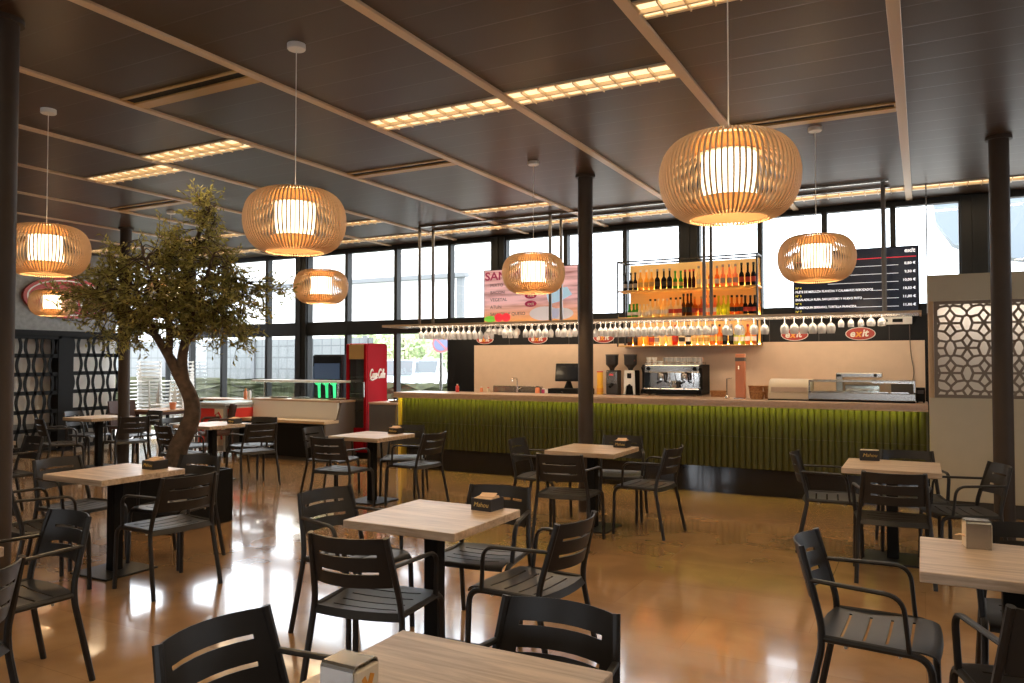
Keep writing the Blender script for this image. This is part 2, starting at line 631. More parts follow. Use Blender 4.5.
# ------------------------------------------------------------------ room shell
XL, XR, YF, YB = -13.7, 6.0, -4.0, 10.6
struct(MB().b2((XL - .2, YF - .2, -0.2), (XR + .2, YB + .12, 0)).build('floor', 'floor'))
struct(MB().b2((XL - .2, YF - .2, CEIL), (XR + .2, YB + .3, CEIL + .2)).build('ceiling', 'ceiling'))
struct(MB().b2((XL - .2, YF, 0), (XL, 9.45, CEIL)).build('wall_left', 'greywall'))
def holed_wall(name, axis, c0, c1, spans, a0, a1, z0, z1):
    mb = MB()
    def bx(p, q, za, zb):
        if axis == 'x': mb.b2((p, c0, za), (q, c1, zb))
        else: mb.b2((c0, p, za), (c1, q, zb))
    bx(a0, a1, 0, z0); bx(a0, a1, z1, CEIL)
    e = [a0] + [v for s_ in spans for v in s_] + [a1]
    for i in range(0, len(e), 2):
        bx(e[i], e[i + 1], z0, z1)
    return struct(mb.build(name, 'wallplain'))


holed_wall('wall_front', 'x', YF - .2, YF, [(-6.8, -5), (-1.2, .6)], XL - .2, XR + .2, 1.0, 2.3)
holed_wall('wall_right', 'y', XR, XR + .2, [(4.8, 6.6)], YF, YB + .1, 1.0, 2.2)

# ceiling profile strips run away from the camera
n = 0
for k in range(-5, 11):
    x = -0.118 - 1.313 * k
    if XL < x < XR:
        n += 1
        struct(MB().b2((x - .036, YF, CEIL - .018), (x + .036, YB - .05, CEIL + .01), .003).build('trim_%d' % n, 'strip'))

# columns
struct(MB().b2((XL, YB - .04, CEIL - .04), (XR, YB + .14, CEIL + .02)).build('trim_40', 'frame'))


def column(i, x, y):
    mb = MB().lathe([(.08, 0), (.08, CEIL)], 32, (x, y, 0))
    mb.lathe([(.105, CEIL - .03), (.105, CEIL)], 32, (x, y, 0))
    struct(mb.build('trim_%d' % (50 + i), 'column'))


for i, (x, y) in enumerate([(-3.15, 7.56), (0.62, 7.98), (-4.68, 2.50), (-10.42, 7.33)]):
    column(i, x, y)

# ------------------------------------------------------------------ window facade
PIERS = [(-9.98, .26), (-5.87, .24), (-2.84, .26), (0.56, .28)]
MULL = [-12.95, -12.05, -10.86, -8.94, -7.87, -6.79, -4.72, -3.78, -1.89, -1.09, -0.30, 1.6, 2.6, 3.6, 4.6]
for i, (x, wd) in enumerate(PIERS):
    mb = MB().b2((x - wd / 2, YB - .1, 0), (x + wd / 2, YB + .1, CEIL - .02), .006)
    mb.b2((x - .02, YB - .12, 0), (x + .02, YB - .09, CEIL - .02))
    struct(mb.build('trim_%d' % (60 + i), 'frame'))
edges = [(XL, 0.02)] + sorted([(x, .03) for x in MULL] + [(x, wd / 2 - .002) for x, wd in PIERS]) + [(XR, 0.02)]
for i in range(len(edges) - 1):
    (a, ha), (b, hb) = edges[i], edges[i + 1]
    x0 = a if ha == .03 else a + ha
    x1 = b if hb == .03 else b - hb
    bar = i < 9
    mb = MB()
    wl_ = .032
    mb.b2((x0, YB - .06, 0), (x0 + (wl_ if ha == .03 else .02), YB + .06, CEIL - .02))
    mb.b2((x1 - (wl_ if hb == .03 else .02), YB - .06, 0), (x1, YB + .06, CEIL - .02))
    mb.b2((x0, YB - .055, CEIL - .08), (x1, YB + .055, CEIL - .02))
    mb.b2((x0, YB - .058, 2.05), (x1, YB + .058, 2.29), .004)
    mb.b2((x0, YB - .055, 0), (x1, YB + .055, .12))
    fr = struct(mb.build('window_%d' % (i + 1), 'frame'))
    for z0, z1 in ((2.29, CEIL - .08), (.12, 2.05)):
        MB().b2((x0 + .02, YB - .006, z0), (x1 - .02, YB + .006, z1)).build('pane', 'glass', fr)

# dark wall of the bar (below the upper windows)
struct(MB().b2((-6.72, 10.40, 0), (2.2, 10.52, 2.14), .003).build('wall_back', 'fascia'))
struct(MB().b2((-6.22, 10.385, 1.05), (0.03, 10.40, 1.835)).build('trim_70', 'cream'))
# fascia joints
for i, x in enumerate([-5.6, -4.6, -3.9, -1.75, -1.15, -.35]):
    struct(MB().b2((x - .004, 10.394, 1.84), (x + .004, 10.40, 2.13)).build('trim_%d' % (71 + i), 'plinth'))

# ------------------------------------------------------------------ ceiling lights and slots
def area(name, loc, rot, sx, sy, e, c, parent=None):
    ld = bpy.data.lights.new(name, 'AREA')
    ld.shape = 'RECTANGLE'; ld.size = sx; ld.size_y = sy; ld.energy = e; ld.color = c
    o = bpy.data.objects.new(name, ld); col.objects.link(o)
    o.location = loc; o.rotation_euler = rot
    if parent: o.parent = parent
    return o


def ceiling_light(x0, x1, y, label, group, wd=.26, lit=True):
    xm = (x0 + x1) / 2
    L_ = x1 - x0
    root = empty('ceiling_light' if lit else 'ceiling_slot', (xm, y, CEIL), 0, label, 'ceiling light' if lit else 'ceiling slot', group)
    f = MB()
    f.b2((-L_ / 2, -wd / 2 - .015, -.012), (L_ / 2, -wd / 2 + .012, .01))
    f.b2((-L_ / 2, wd / 2 - .012, -.012), (L_ / 2, wd / 2 + .015, .01))
    f.b2((-L_ / 2, -wd / 2, -.012), (-L_ / 2 + .012, wd / 2, .01))
    f.b2((L_ / 2 - .012, -wd / 2, -.012), (L_ / 2, wd / 2, .01))
    f.build('frame', 'brass' if not lit else 'louvre', root)
    MB().b2((-L_ / 2, -wd / 2, -.002), (L_ / 2, wd / 2, .01)).build('diffuser' if lit else 'recess', 'tube_on' if lit else 'slot', root)
    if lit:
        g = MB()
        g.b2((-L_ / 2, -.008, -.03), (L_ / 2, .008, -.002))
        k = max(4, int(L_ / .135))
        for j in range(1, k):
            x = -L_ / 2 + L_ * j / k
            g.b2((x - .004, -wd / 2, -.028), (x + .004, wd / 2, -.002))
        g.build('louvre', 'louvre', root)
        al = area('tube_or_fill_light', (0, 0, -.034), (0, 0, 0), L_ * .95, wd * .8, 7.0, (1.0, .76, .48), root)
    else:
        MB().b2((-L_ / 2, wd / 2 - .10, -.016), (L_ / 2, wd / 2 - .015, .005)).build('tray', 'brass', root)
    return root


def bay(k):   # bay between strip k and k+1 (from the right)
    return (-0.118 - 1.313 * (k + 1) + .038, -0.118 - 1.313 * k - .038)


GL = 'louvred ceiling lights'
ceiling_light(*bay(1), 5.08, 'long lit louvred ceiling light, right one of the central pair', GL)
ceiling_light(*bay(2), 5.12, 'long lit louvred ceiling light, left one of the central pair', GL)
ceiling_light(*bay(0), 4.13, 'lit ceiling light cut by the top edge of the photo', GL, .2)
ceiling_light(*bay(4), 4.95, 'lit louvred ceiling light, right one of the pair above the tree', GL)
ceiling_light(*bay(5), 5.24, 'lit louvred ceiling light, left one of the pair above the tree', GL)
ceiling_light(*bay(3), 8.68, 'lit ceiling light in front of the bar, above the sandwich screen', GL, .2)
ceiling_light(*bay(5), 8.62, 'lit ceiling light seen just right of the large pendant beside the tree', GL, .2)
ceiling_light(*bay(7), 8.5, 'lit ceiling light seen between tree top and large pendant', GL, .2)
ceiling_light(*bay(9), 8.6, 'lit ceiling light at far left above the grey wall', GL, .2)
wheres = ['above the lattice partition', 'above the menu screen', 'right above the bottle shelf', 'left above the bottle shelf', 'left of the black column', 'above the sandwich screen',
          'above the windows left of the glass rack', 'above the red drinks fridge', 'behind the large pendant', 'above the tree crown']
for k in range(-1, 9):
    ceiling_light(*bay(k), 9.86, 'lit ceiling light of the window row, ' + wheres[k + 1], GL, .22)
for lx, ly in ((-.8, .9), (-3.4, .9), (-6.0, .9), (-2.1, -1.7), (-4.7, -1.7), (2.2, 1.0), (2.2, 3.6), (2.2, 6.2)):
    area('tube_or_fill_light', (lx, ly, CEIL - .02), (0, 0, 0), 1.2, .26, 13, (1.0, .80, .55))     # unseen fill lights added overhead, without fixtures, to brighten the near side
GS = 'dark ceiling slots'
ceiling_light(*bay(3), 3.80, 'unlit bronze ceiling slot at upper left of the photo', GS, .2, False)
ceiling_light(*bay(3), 6.40, 'unlit bronze ceiling slot between the two large pendants', GS, .2, False)
ceiling_light(*bay(0), 6.64, 'unlit bronze ceiling slot beside the largest pendant', GS, .2, False)
ceiling_light(*bay(6), 6.40, 'unlit bronze ceiling slot above the olive tree', GS, .2, False)
ceiling_light(*bay(8), 5.2, 'unlit bronze ceiling slot beside the left column top', GS, .2, False)


# ------------------------------------------------------------------ pendants
def pendant_profile():
    # (radius, z) outer edge, centre of lamp z=0
    P = [(.150, .212), (.205, .203), (.255, .170), (.290, .118), (.308, .050), (.310, -.010), (.300, -.075), (.275, -.135), (.240, -.178), (.200, -.203), (.172, -.210)]
    return [(p.x, p.y * .92) for p in spline([Vector((a, b, 0)) for a, b in P], 3)]


def make_pendant(z):
    root = empty('pendant_lamp', (0, 0, CEIL))
    zc = z - CEIL
    MB().lathe([(.052, -.035), (.056, -.03), (.056, 0)], 24).build('ceiling_rose', 'white', root)
    MB().tube([(0, 0, -.035), (0, 0, zc + .14)], .003, 6).build('cord', 'white', root)
    prof = pendant_profile()
    mb = MB()
    NR = 78
    th = .0038
    dep = .010
    for k in range(NR):
        a = 2 * PI * k / NR
        ca, sa = math.cos(a), math.sin(a)
        vs = []
        for i, (r, zz) in enumerate(prof):
            p0 = prof[max(i - 1, 0)]; p1 = prof[min(i + 1, len(prof) - 1)]
            t = Vector((p1[0] - p0[0], p1[1] - p0[1])).normalized()
            nx, nz = t.y, -t.x      # inward normal
            if nx * r > 0: nx, nz = -nx, -nz
            ri, zi = r + nx * dep, zz + nz * dep
            for (rr, z_) in ((r, zz), (ri, zi)):
                for s_ in (-1, 1):
                    vs.append((rr * ca - s_ * th * sa, rr * sa + s_ * th * ca, z_ + zc))
        fs = []
        m_ = len(prof)
        for i in range(m_ - 1):
            b, c = 4 * i, 4 * (i + 1)
            fs += [(b, b + 1, c + 1, c), (b + 3, b + 2, c + 2, c + 3), (b + 2, b, c, c + 2), (b + 1, b + 3, c + 3, c + 1)]
        fs += [(0, 2, 3, 1), (4 * m_ - 4, 4 * m_ - 3, 4 * m_ - 1, 4 * m_ - 2)]
        mb.add(vs, fs)
    mb.build('slatted_shade', 'slat', root, smooth=0, fixn=False)
    # inner drum between two flared veneer bells
    MB().lathe([(.120, -.100), (.120, .115)], 28, (0, 0, zc), caps=False).build('inner_shade', 'shade', root, smooth=60, fixn=False)
    MB().lathe([(.146, -.096), (.155, -.13), (.178, -.176), (.174, -.177), (.151, -.132), (.142, -.098), (.146, -.096)], 32, (0, 0, zc), caps=False).build('lower_bell', 'veneer', root, smooth=50)
    MB().lathe([(.118, -.098), (.146, -.098), (.146, -.094), (.118, -.094), (.118, -.098)], 32, (0, 0, zc), caps=False).build('ring', 'slat', root, smooth=0)
    MB().lathe([(.146, .112), (.150, .14), (.150, .178), (.146, .178), (.146, .142), (.142, .114), (.146, .112)], 32, (0, 0, zc), caps=False).build('upper_bell', 'veneer', root, smooth=50)
    MB().lathe([(.118, .110), (.146, .110), (.146, .114), (.118, .114), (.118, .110)], 32, (0, 0, zc), caps=False).build('ring', 'slat', root, smooth=0)
    MB().lathe([(.125, .186), (.152, .186), (.152, .196), (.125, .196), (.125, .186)], 28, (0, 0, zc), caps=False).build('ring', 'slat', root, smooth=0)
    sp = MB()
    for k in range(3):
        a = 2 * PI * k / 3
        sp.tube([(.012 * math.cos(a), .012 * math.sin(a), zc + .2), (.15 * math.cos(a), .15 * math.sin(a), zc + .2)], .003, 6)
    sp.tube([(0, 0, zc + .12), (0, 0, zc + .21)], .012, 8)
    sp.build('spider', 'white', root)
    # bulb
    MB().lathe([(.0, -.06), (.02, -.058), (.034, -.04), (.034, -.015), (.015, .02), (.014, .05)], 14, (0, 0, zc), caps=False).build('bulb', 'shade', root)
    for nm, zz, pw, ang in (('lamp_light', -.20, 34, 158),):
        ld = bpy.data.lights.new(nm, 'SPOT')
        ld.energy = pw
        ld.color = LAMP_COL
        ld.spot_size = R(ang)
        ld.spot_blend = .5
        ld.shadow_soft_size = .13
        lo = bpy.data.objects.new(nm, ld)
        col.objects.link(lo)
        lo.parent = root
        lo.location = (0, 0, zc + zz)
    for nm, zz, pw in (('lower_light', -.115, 2.4), ('upper_light', .150, 1.6)):
        ld = bpy.data.lights.new(nm, 'POINT')
        ld.energy = pw
        ld.color = LAMP_COL
        ld.shadow_soft_size = .03
        lo = bpy.data.objects.new(nm, ld)
        col.objects.link(lo)
        lo.parent = root
        lo.location = (0, 0, zc + zz)
    return root


PEND = [(-0.79, 3.64, 'largest slatted wooden pendant lamp, lit, hanging in front of the bottle shelf'),
        (-3.44, 3.57, 'large lit slatted pendant lamp hanging right of the olive tree crown'),
        (-6.06, 3.58, 'lit slatted wooden pendant lamp hanging beside the nearest left column'),
        (-3.39, 6.80, 'lit slatted pendant lamp hanging in front of the sandwich screen'),
        (-0.78, 6.93, 'lit slatted pendant lamp hanging in front of the black menu screen'),
        (-8.75, 6.80, 'pendant lamp on a long cord, its shade hidden behind the olive tree'),
        (-11.40, 6.84, 'lit slatted pendant lamp overlapping the red oval wall sign'),
        (-6.18, 6.84, 'lit slatted pendant lamp against the tall windows, below the large pendant')]
proto = make_pendant(2.452)
for i, (x, y, lab) in enumerate(PEND):
    o = proto if i == 0 else copy_tree(proto)
    o.location = (x, y, CEIL)
    o.scale = (1.04, 1.04, 1.012) if i == 0 else (1.01, 1.01, 1.0)
    tag(o, lab, 'pendant lamp', 'slatted wooden pendant lamps')


# ------------------------------------------------------------------ armchairs
def make_chair():
    root = empty('armchair')
    r = .0152
    for sx in (-1, 1):
        p = fillet([(sx * .250, -.252, 0), (sx * .232, -.168, .405), (sx * .222, -.170, .49), (sx * .194, -.252, .80)], .09, 5)
        MB().tube(p, r, 8).build('leg', 'metal_dark', root)
        p = fillet([(sx * .250, .243, 0), (sx * .243, .232, .432), (sx * .226, -.165, .436)], .075, 6)
        MB().tube(p, r, 8).build('leg', 'metal_dark', root)
        p = fillet([(sx * .208, -.217, .664), (sx * .262, .135, .660), (sx * .246, .155, .440)], .07, 6)
        MB().tube(p, .0138, 8, flat=.72).build('armrest', 'metal_dark', root)
        for y in (-.08, .12):
            MB().lathe([(.007, -.022), (.007, 0)], 8, (sx * .205, y, .424)).build('bumper', 'glide', root)

    def bf(u, z):
        y = -.172 - .082 * (z - .49) / .31
        return (u * .197, y - .062 * (1 - u * u), z)
    us = [-1, -.92, -.76, -.5, -.25, 0, .25, .5, .76, .92, 1]
    zs = [.565, .59, .628, .642, .672, .709, .723, .755, .796]

    def bh(u, z):
        return abs(u) < .76 and (.628 < z < .642 or .709 < z < .723)
    MB().grid(bf, us, zs, bh, .007).build('backrest', 'metal_dark', root, smooth=50)
    prof = spline([Vector((y, z, 0)) for y, z in [(-.182, .452), (-.165, .446), (-.12, .441), (0, .438), (.12, .442), (.20, .445), (.245, .433), (.256, .412)]], 6)

    ys = [-.182, -.165, -.14, -.107, -.095, -.04, -.022, -.010, .05, .063, .075, .13, .148, .160, .19, .215, .235, .248, .254, .256]

    def zz(y):
        for a, b in zip(prof, prof[1:]):
            if a.x <= y <= b.x + 1e-9:
                t = (y - a.x) / max(b.x - a.x, 1e-9)
                return a.y + (b.y - a.y) * t
        return prof[-1].y

    def sf(u, y):
        dish = -.010 * (1 - u * u) if -.15 < y < .22 else 0
        yy = y + (.012 * (1 - u * u) if y > .2 else 0) - (.03 * (1 - u * u) if y < -.15 else 0)
        z_ = zz(y) if y < .2559 else .412
        return (u * .226, yy, z_ + dish)
    us2 = [-1, -.9, -.74, -.4, 0, .4, .74, .9, 1]

    def sh(u, y):
        return abs(u) < .74 and any(a < y < b for a, b in ((-.107, -.095), (-.022, -.010), (.063, .075), (.148, .160)))
    MB().grid(sf, us2, ys, sh, .007).build('seat', 'metal_dark', root, smooth=50)
    return root


CH0 = make_chair()
_chair_used = [False]


def chair(bx, by, deg, label, group):
    """bx, by: middle of the back's top edge; deg: heading of the chair (0 faces +Y)."""
    o = CH0 if not _chair_used[0] else copy_tree(CH0)
    _chair_used[0] = True
    a = R(deg)
    o.location = (bx - math.sin(a) * .252, by + math.cos(a) * .252, 0)
    o.rotation_euler = (0, 0, a)
    tag(o, label, 'chair', group)
    return o


# ------------------------------------------------------------------ tables
def make_table():
    root = empty('cafe_table')
    MB().box((0, 0, .7285), (.69, .69, .043), .003).build('tabletop', 'table', root)
    MB().box((0, 0, .704), (.36, .36, .006)).build('top_plate', 'black', root)
    MB().box((0, 0, .36), (.085, .085, .70), .006).build('pedestal', 'black', root)
    MB().box((0, 0, .007), (.43, .43, .014), .004).build('base_plate', 'metal_dark', root)
    return root


TB0 = make_table()
_tb = [False]


def table(x, y, label, rz=0):
    o = TB0 if not _tb[0] else copy_tree(TB0)
    _tb[0] = True
    o.location = (x, y, 0)
    o.rotation_euler = (0, 0, R(rz))
    return tag(o, label, 'table', 'square pale wood cafe tables')


def chairs_at(tname, lst):
    sides = {'W': 'left side', 'E': 'right side', 'S': 'near side', 'N': 'far side'}
    for s_, bx, by, deg in lst:
        chair(bx, by, deg, 'dark slatted metal armchair on the %s of the %s' % (sides[s_], tname), 'dark metal armchairs')


table(-2.345, 3.50, 'pale wood square table with black napkin box in the middle of the room', 0)
chairs_at('middle table', [('W', -3.235, 3.63, -98), ('S', -2.29, 2.72, 9), ('E', -1.535, 3.56, 85), ('N', -2.35, 4.24, 186)])
table(-5.40, 3.74, 'pale wood square table in front of the olive tree planter')
chairs_at('table before the planter', [('E', -4.46, 3.64, 83), ('W', -6.20, 3.78, -85), ('S', -5.47, 2.93, -12), ('N', -5.30, 4.43, 188)])
table(-10.95, 7.30, 'pale wood square table beside the far left column')
chairs_at('table by the far left column', [('E', -9.90, 7.14, 76), ('W', -11.85, 7.46, -72), ('S', -10.70, 6.27, -20), ('N', -10.8, 8.15, 172)])
table(-8.36, 7.18, 'pale wood square table right behind the tree trunk, before the red freezer')
chairs_at('table before the red freezer', [('E', -7.36, 7.08, 70), ('W', -9.2, 7.2, -82), ('S', -8.22, 6.30, -12), ('N', -8.2, 7.94, 190)])
table(-5.52, 6.97, 'pale wood square table at the left end of the green bar')
chairs_at('table at the bar left end', [('W', -6.43, 6.98, -80), ('S', -5.43, 6.11, 5), ('E', -4.74, 7.08, 86), ('N', -5.60, 7.76, 208)])
table(-2.79, 6.86, 'pale wood square table beside the slim column before the bar')
chairs_at('table beside the slim column', [('W', -3.64, 6.92, -85), ('S', -2.715, 5.93, 6), ('E', -2.005, 6.90, 84), ('N', -2.80, 7.73, 192)])
table(-.225, 6.89, 'grey lit square table in front of the lattice partition')
chairs_at('table before the lattice', [('W', -.96, 7.0, -84), ('S', -.185, 6.05, 5), ('E', .51, 6.9, 106), ('N', -.13, 7.6, 188)])
table(.325, 3.81, 'wood square table with steel napkin dispenser at right edge of photo')
chairs_at('table at the right edge', [('W', -.456, 3.665, -92), ('S', .43, 2.97, 12), ('N', .47, 4.44, 180)])
table(-1.085, 1.615, 'nearest wood table with steel napkin dispenser at the bottom edge')
chairs_at('nearest table', [('W', -1.865, 1.62, -91), ('N', -1.04, 2.27, 179)])
table(-3.985, 1.64, 'square table cut by the left edge beside the nearest left column')
chairs_at('table at the left edge', [('N', -3.90, 2.445, 174), ('E', -3.12, 1.63, 112)])
table(-8.72, 4.32, 'square table mostly hidden behind the nearest left column')
chairs_at('hidden table behind the left column', [('N', -8.18, 4.74, 172)])


# napkin boxes and dispensers
def make_napkin_box():
    root = empty('napkin_box')
    b = MB()
    s_, h_, t_ = .066, .066, .004
    b.b2((-s_, -s_, 0), (s_, s_, .004))
    b.b2((-s_, -s_, 0), (s_, -s_ + t_, h_)); b.b2((-s_, s_ - t_, 0), (s_, s_, h_))
    b.b2((-s_, -s_, 0), (-s_ + t_, s_, h_)); b.b2((s_ - t_, -s_, 0), (s_, s_, h_))
    b.build('box', 'boxblack', root)
    nb = MB()
    rnd = random.Random(3)
    for k in range(9):
        nb.box((rnd.uniform(-.006, .006), rnd.uniform(-.006, .006), .008 + k * .0075), (.105, .105, .006), .001, rnd.uniform(-.12, .12), R(3))
    nb.box((0.0, 0.005, .077), (.09, .07, .006), .001, .3, R(10))
    nb.build('napkins', 'napkin', root)
    text('Mahou', .036, (0, -s_ - .0005, h_ * .5), FACE_Y, 'gold', root, 'lettering', .0004, 'CENTER', .25)
    return root


def at_table(x, y):
    return (x, y, .7502)


NB0 = make_napkin_box()
NBX = [(-2.17, 3.77, -4, 'black napkin box on the middle table'),
       (-5.27, 3.98, 0, 'black napkin box on the table before the tree planter'),
       (-8.15, 7.36, 0, 'black napkin box on the table before the red freezer'),
       (-5.38, 7.22, 4, 'black napkin box on the table at the left end of the bar'),
       (-2.58, 7.10, 0, 'black napkin box on the table beside the slim column')]
for i, (x, y, a, lab) in enumerate(NBX):
    o = NB0 if i == 0 else copy_tree(NB0)
    o.location = at_table(x, y); o.rotation_euler = (0, 0, R(a))
    tag(o, lab, 'napkin box', 'black napkin boxes')
# slim holder on the partition table
root = empty('napkin_holder', at_table(-.40, 7.12), R(10), 'dark brown upright napkin holder on the table before the lattice partition', 'napkin holder')
h = MB(); h.b2((-.075, -.02, 0), (.075, -.014, .085), .001); h.b2((-.075, .014, 0), (.075, .02, .085), .001); h.b2((-.075, -.02, 0), (.075, .02, .004))
h.build('stand', 'boxblack', root)
MB().b2((-.07, -.0135, .004), (.07, .0135, .092)).build('napkins', 'paper', root)
text('Mahou', .04, (0, -.021, .045), FACE_Y, 'gold', root, 'lettering', .0004, 'CENTER', .25)


def dispenser(x, y, a, label, cross):
    root = empty('napkin_dispenser', at_table(x, y), R(a), label, 'napkin dispenser', 'steel napkin dispensers')
    w_, d_, h_ = .098, .095, .123
    # bent sheet open on the +X and -X sides
    pr = [(-d_ / 2, 0), (-d_ / 2, h_ - .012), (-d_ / 2 + .004, h_ - .004), (-d_ / 2 + .012, h_), (d_ / 2 - .012, h_), (d_ / 2 - .004, h_ - .004), (d_ / 2, h_ - .012), (d_ / 2, 0)]
    inn = [(p[0] * .965, p[1] - (.003 if p[1] > .05 else 0)) for p in pr]
    poly = pr + inn[::-1]
    b = MB()
    for i in range(len(pr) - 1):
        b.prism([pr[i], pr[i + 1], inn[i + 1], inn[i]], 'x', -w_ / 2, w_ / 2)
    b.b2((-w_ / 2, -d_ / 2 + .002, 0), (w_ / 2, d_ / 2 - .002, .003))
    b.build('case', 'steel', root, smooth=0)
    nb = MB()
    for k in range(12):
        yy = -d_ / 2 + .008 + k * (d_ - .016) / 11
        nb.b2((-w_ / 2 - .004 + .003 * (k % 3), yy - .004, .004), (w_ / 2 + .004 - .003 * (k % 2), yy + .004, h_ - .014 - .004 * (k % 2)), .0015)
    if cross:
        nb.b2((w_ / 2 - .01, -d_ / 2 + .006, .004), (w_ / 2 + .007, d_ / 2 - .006, h_ - .012), .003)
    nb.build('napkins', 'paper', root)
    if cross:
        c = MB()
        c.box((w_ / 2 + .0076, 0, .058), (.0012, .014, .075), .0, 0, R(28))
        c.box((w_ / 2 + .0076, 0, .058), (.0012, .016, .075), .0, 0, R(-24))
        c.build('cross_mark', 'orange', root)
    else:
        p = MB()
        p.tube([(-w_ / 2 - .002, -.03, .055), (-w_ / 2 - .022, -.03, .06), (-w_ / 2 - .042, -.034, .056)], [.016, .008, .004], 6, flat=.4)
        p.build('pulled_napkin', 'napkin', root)
    return root


dispenser(-1.215, 1.452, 0, 'steel napkin dispenser with orange cross on the nearest table', True)
dispenser(.205, 4.03, 8, 'steel napkin dispenser on the table at the right edge', False)

# ------------------------------------------------------------------ bar counter
root = empty('bar_counter', (-3.44, 9.5, 0), 0, 'long bar counter with olive green ribbed front, beige top and black kick base', 'bar counter')
x0, x1 = -3.46, 3.49           # local x
top = MB().b2((x0, -.30, 1.075), (x1, .36, 1.13), .006)
top.build('worktop', 'counter', root)
MB().b2((x0 + .06, -.16, .32), (x1, .34, 1.074)).build('carcass', 'darkgrey', root)
rib = MB()
NRIB = 98
pit = (x1 - x0 - .10) / NRIB
for za, zb in ((.32, .688), (.694, 1.04)):
    for k in range(NRIB):
        xc = x0 + .08 + pit * (k + .5)
        poly = [(xc - pit / 2, -.16)] + [(xc - math.cos(PI * j / 6) * pit * .44, -.166 - math.sin(PI * j / 6) * .015) for j in range(7)] + [(xc + pit / 2, -.16)]
        rib.prism(poly, 'z', za, zb)
rib.build('ribbed_front', 'green', root, smooth=40)
MB().b2((x0 + .10, -.10, 0), (x1, .34, .32)).build('kick_base', 'blackgloss', root)
MB().b2((x0 + .01, -.20, 0), (x0 + .06, .34, 1.074), .004).build('end_panel', 'yellow', root)
MB().b2((x0, -.30, 1.05), (x1, -.275, 1.0755)).build('front_lip', 'counter', root)
MB().b2((x0 + .08, -.235, 1.062), (x1 - .02, -.215, 1.0745)).build('light_strip', 'ledgreen', root)
ld = bpy.data.lights.new('counter_light', 'AREA')
ld.shape = 'RECTANGLE'; ld.size = 6.8; ld.size_y = .03
ld.energy = 15
ld.color = (0.92, 0.95, 0.10)
lo = bpy.data.objects.new('counter_light', ld); col.objects.link(lo)
lo.parent = root; lo.location = (0, -.262, 1.066); lo.rotation_euler = (R(10), 0, 0)

# back counter
root = empty('back_counter', (-3.1, 10.15, 0), 0, 'low back counter along the cream wall behind the bar', 'counter')
MB().b2((-3.1, -.24, 1.07), (3.1, .23, 1.10), .004).build('worktop', 'counter', root)
for k in range(6):
    xa = -3.1 + k * 6.2 / 6
    MB().b2((xa + .004, -.2, .1), (xa + 6.2 / 6 - .004, .22, 1.068)).build('cabinet', 'darkgrey', root)
MB().b2((-3.05, -.15, 0), (3.05, .2, .1)).build('plinth', 'plinth', root)
BZ = 1.1005
CZ = 1.1305

# warm work light along the glass rack, washing the cream panel and the back counter
# ------------------------------------------------------------------ glass rack over the bar
RX0, RX1, RY0, RY1, RZ = -7.05, 0.0, 9.12, 9.74, 2.09
root = empty('glass_rack', ((RX0 + RX1) / 2, 9.43, RZ), 0, 'long hanging metal glass rack above the bar on ceiling posts', 'glass rack')
hw = (RX1 - RX0) / 2
f = MB()
for k in range(15):
    x = -hw + .02 + k * (2 * hw - .06) / 14
    f.b2((x, -.31, .006), (x + .02, .31, .024))
f.b2((-hw, -.315, .004), (hw, -.295, .03)); f.b2((-hw, .295, .004), (hw, .315, .03))
f.b2((-hw, -.31, -.004), (-hw + .02, .31, .03)); f.b2((hw - .02, -.31, -.004), (hw, .31, .03))
f.build('shelf', 'strip', root)
rail_y = [-.24, -.08, .08, .24]
rl = MB()
for y in rail_y:
    for s_ in (-1, 1):
        rl.b2((-hw + .02, y + s_ * .027 - .008, .0), (hw - .02, y + s_ * .027 + .008, .006))
rl.build('rails', 'steel', root)
cx = (RX0 + RX1) / 2
for px in (-6.47, -4.36, -2.31, -.36):
    for y in (-.18, .17):
        MB().box((px - cx, y, (CEIL - RZ + .03) / 2), (.035, .035, CEIL - RZ - .03), .003).build('post', 'postmetal', root)
MB().box((.06 - cx + .0, .3, (CEIL - RZ + .03) / 2), (.015, .015, CEIL - RZ - .03)).build('post', 'steel', root)
MB().b2((-6.47 - cx, -.2, CEIL - RZ - .03), (hw - .3, -.16, CEIL - RZ)).build('ceiling_rail', 'steel', root)
MB().b2((-6.47 - cx, .15, CEIL - RZ - .03), (hw - .3, .19, CEIL - RZ)).build('ceiling_rail', 'steel', root)
area('rack_light', (0, .33, -.01), (R(38), 0, 0), 6.6, .06, 20, (1.0, .76, .52), root)
area('rack_light', (0, -.30, -.012), (R(25), 0, 0), 6.6, .05, 22, (1.0, .76, .52), root)
area('rack_light', (0, 0, .06), (R(180), 0, 0), 6.6, .06, 5, (1.0, .66, .30), root)


def glass_mesh(name, kind):
    # hanging upside down: foot at z=0 on top, bowl downwards
    if kind == 'wine':
        pr = [(.033, 0), (.032, -.003), (.005, -.008), (.004, -.075), (.012, -.085), (.030, -.105), (.037, -.13), (.036, -.16), (.030, -.195)]
    elif kind == 'big':
        pr = [(.037, 0), (.036, -.003), (.006, -.009), (.005, -.075), (.014, -.085), (.040, -.11), (.050, -.14), (.048, -.17), (.040, -.205)]
    elif kind == 'small':
        pr = [(.030, 0), (.029, -.003), (.005, -.008), (.004, -.05), (.014, -.058), (.030, -.08), (.034, -.105), (.030, -.14)]
    else:
        pr = [(.032, 0), (.031, -.003), (.005, -.008), (.0045, -.04), (.016, -.046), (.040, -.07), (.046, -.095), (.042, -.125), (.038, -.135)]
    inner = [(max(r - .0015, .0005), z) for r, z in pr[5:]][::-1]
    o = MB().lathe(pr + inner, 12, caps=True).build(name, 'stemware', None, smooth=60)
    return o


GLP = {}


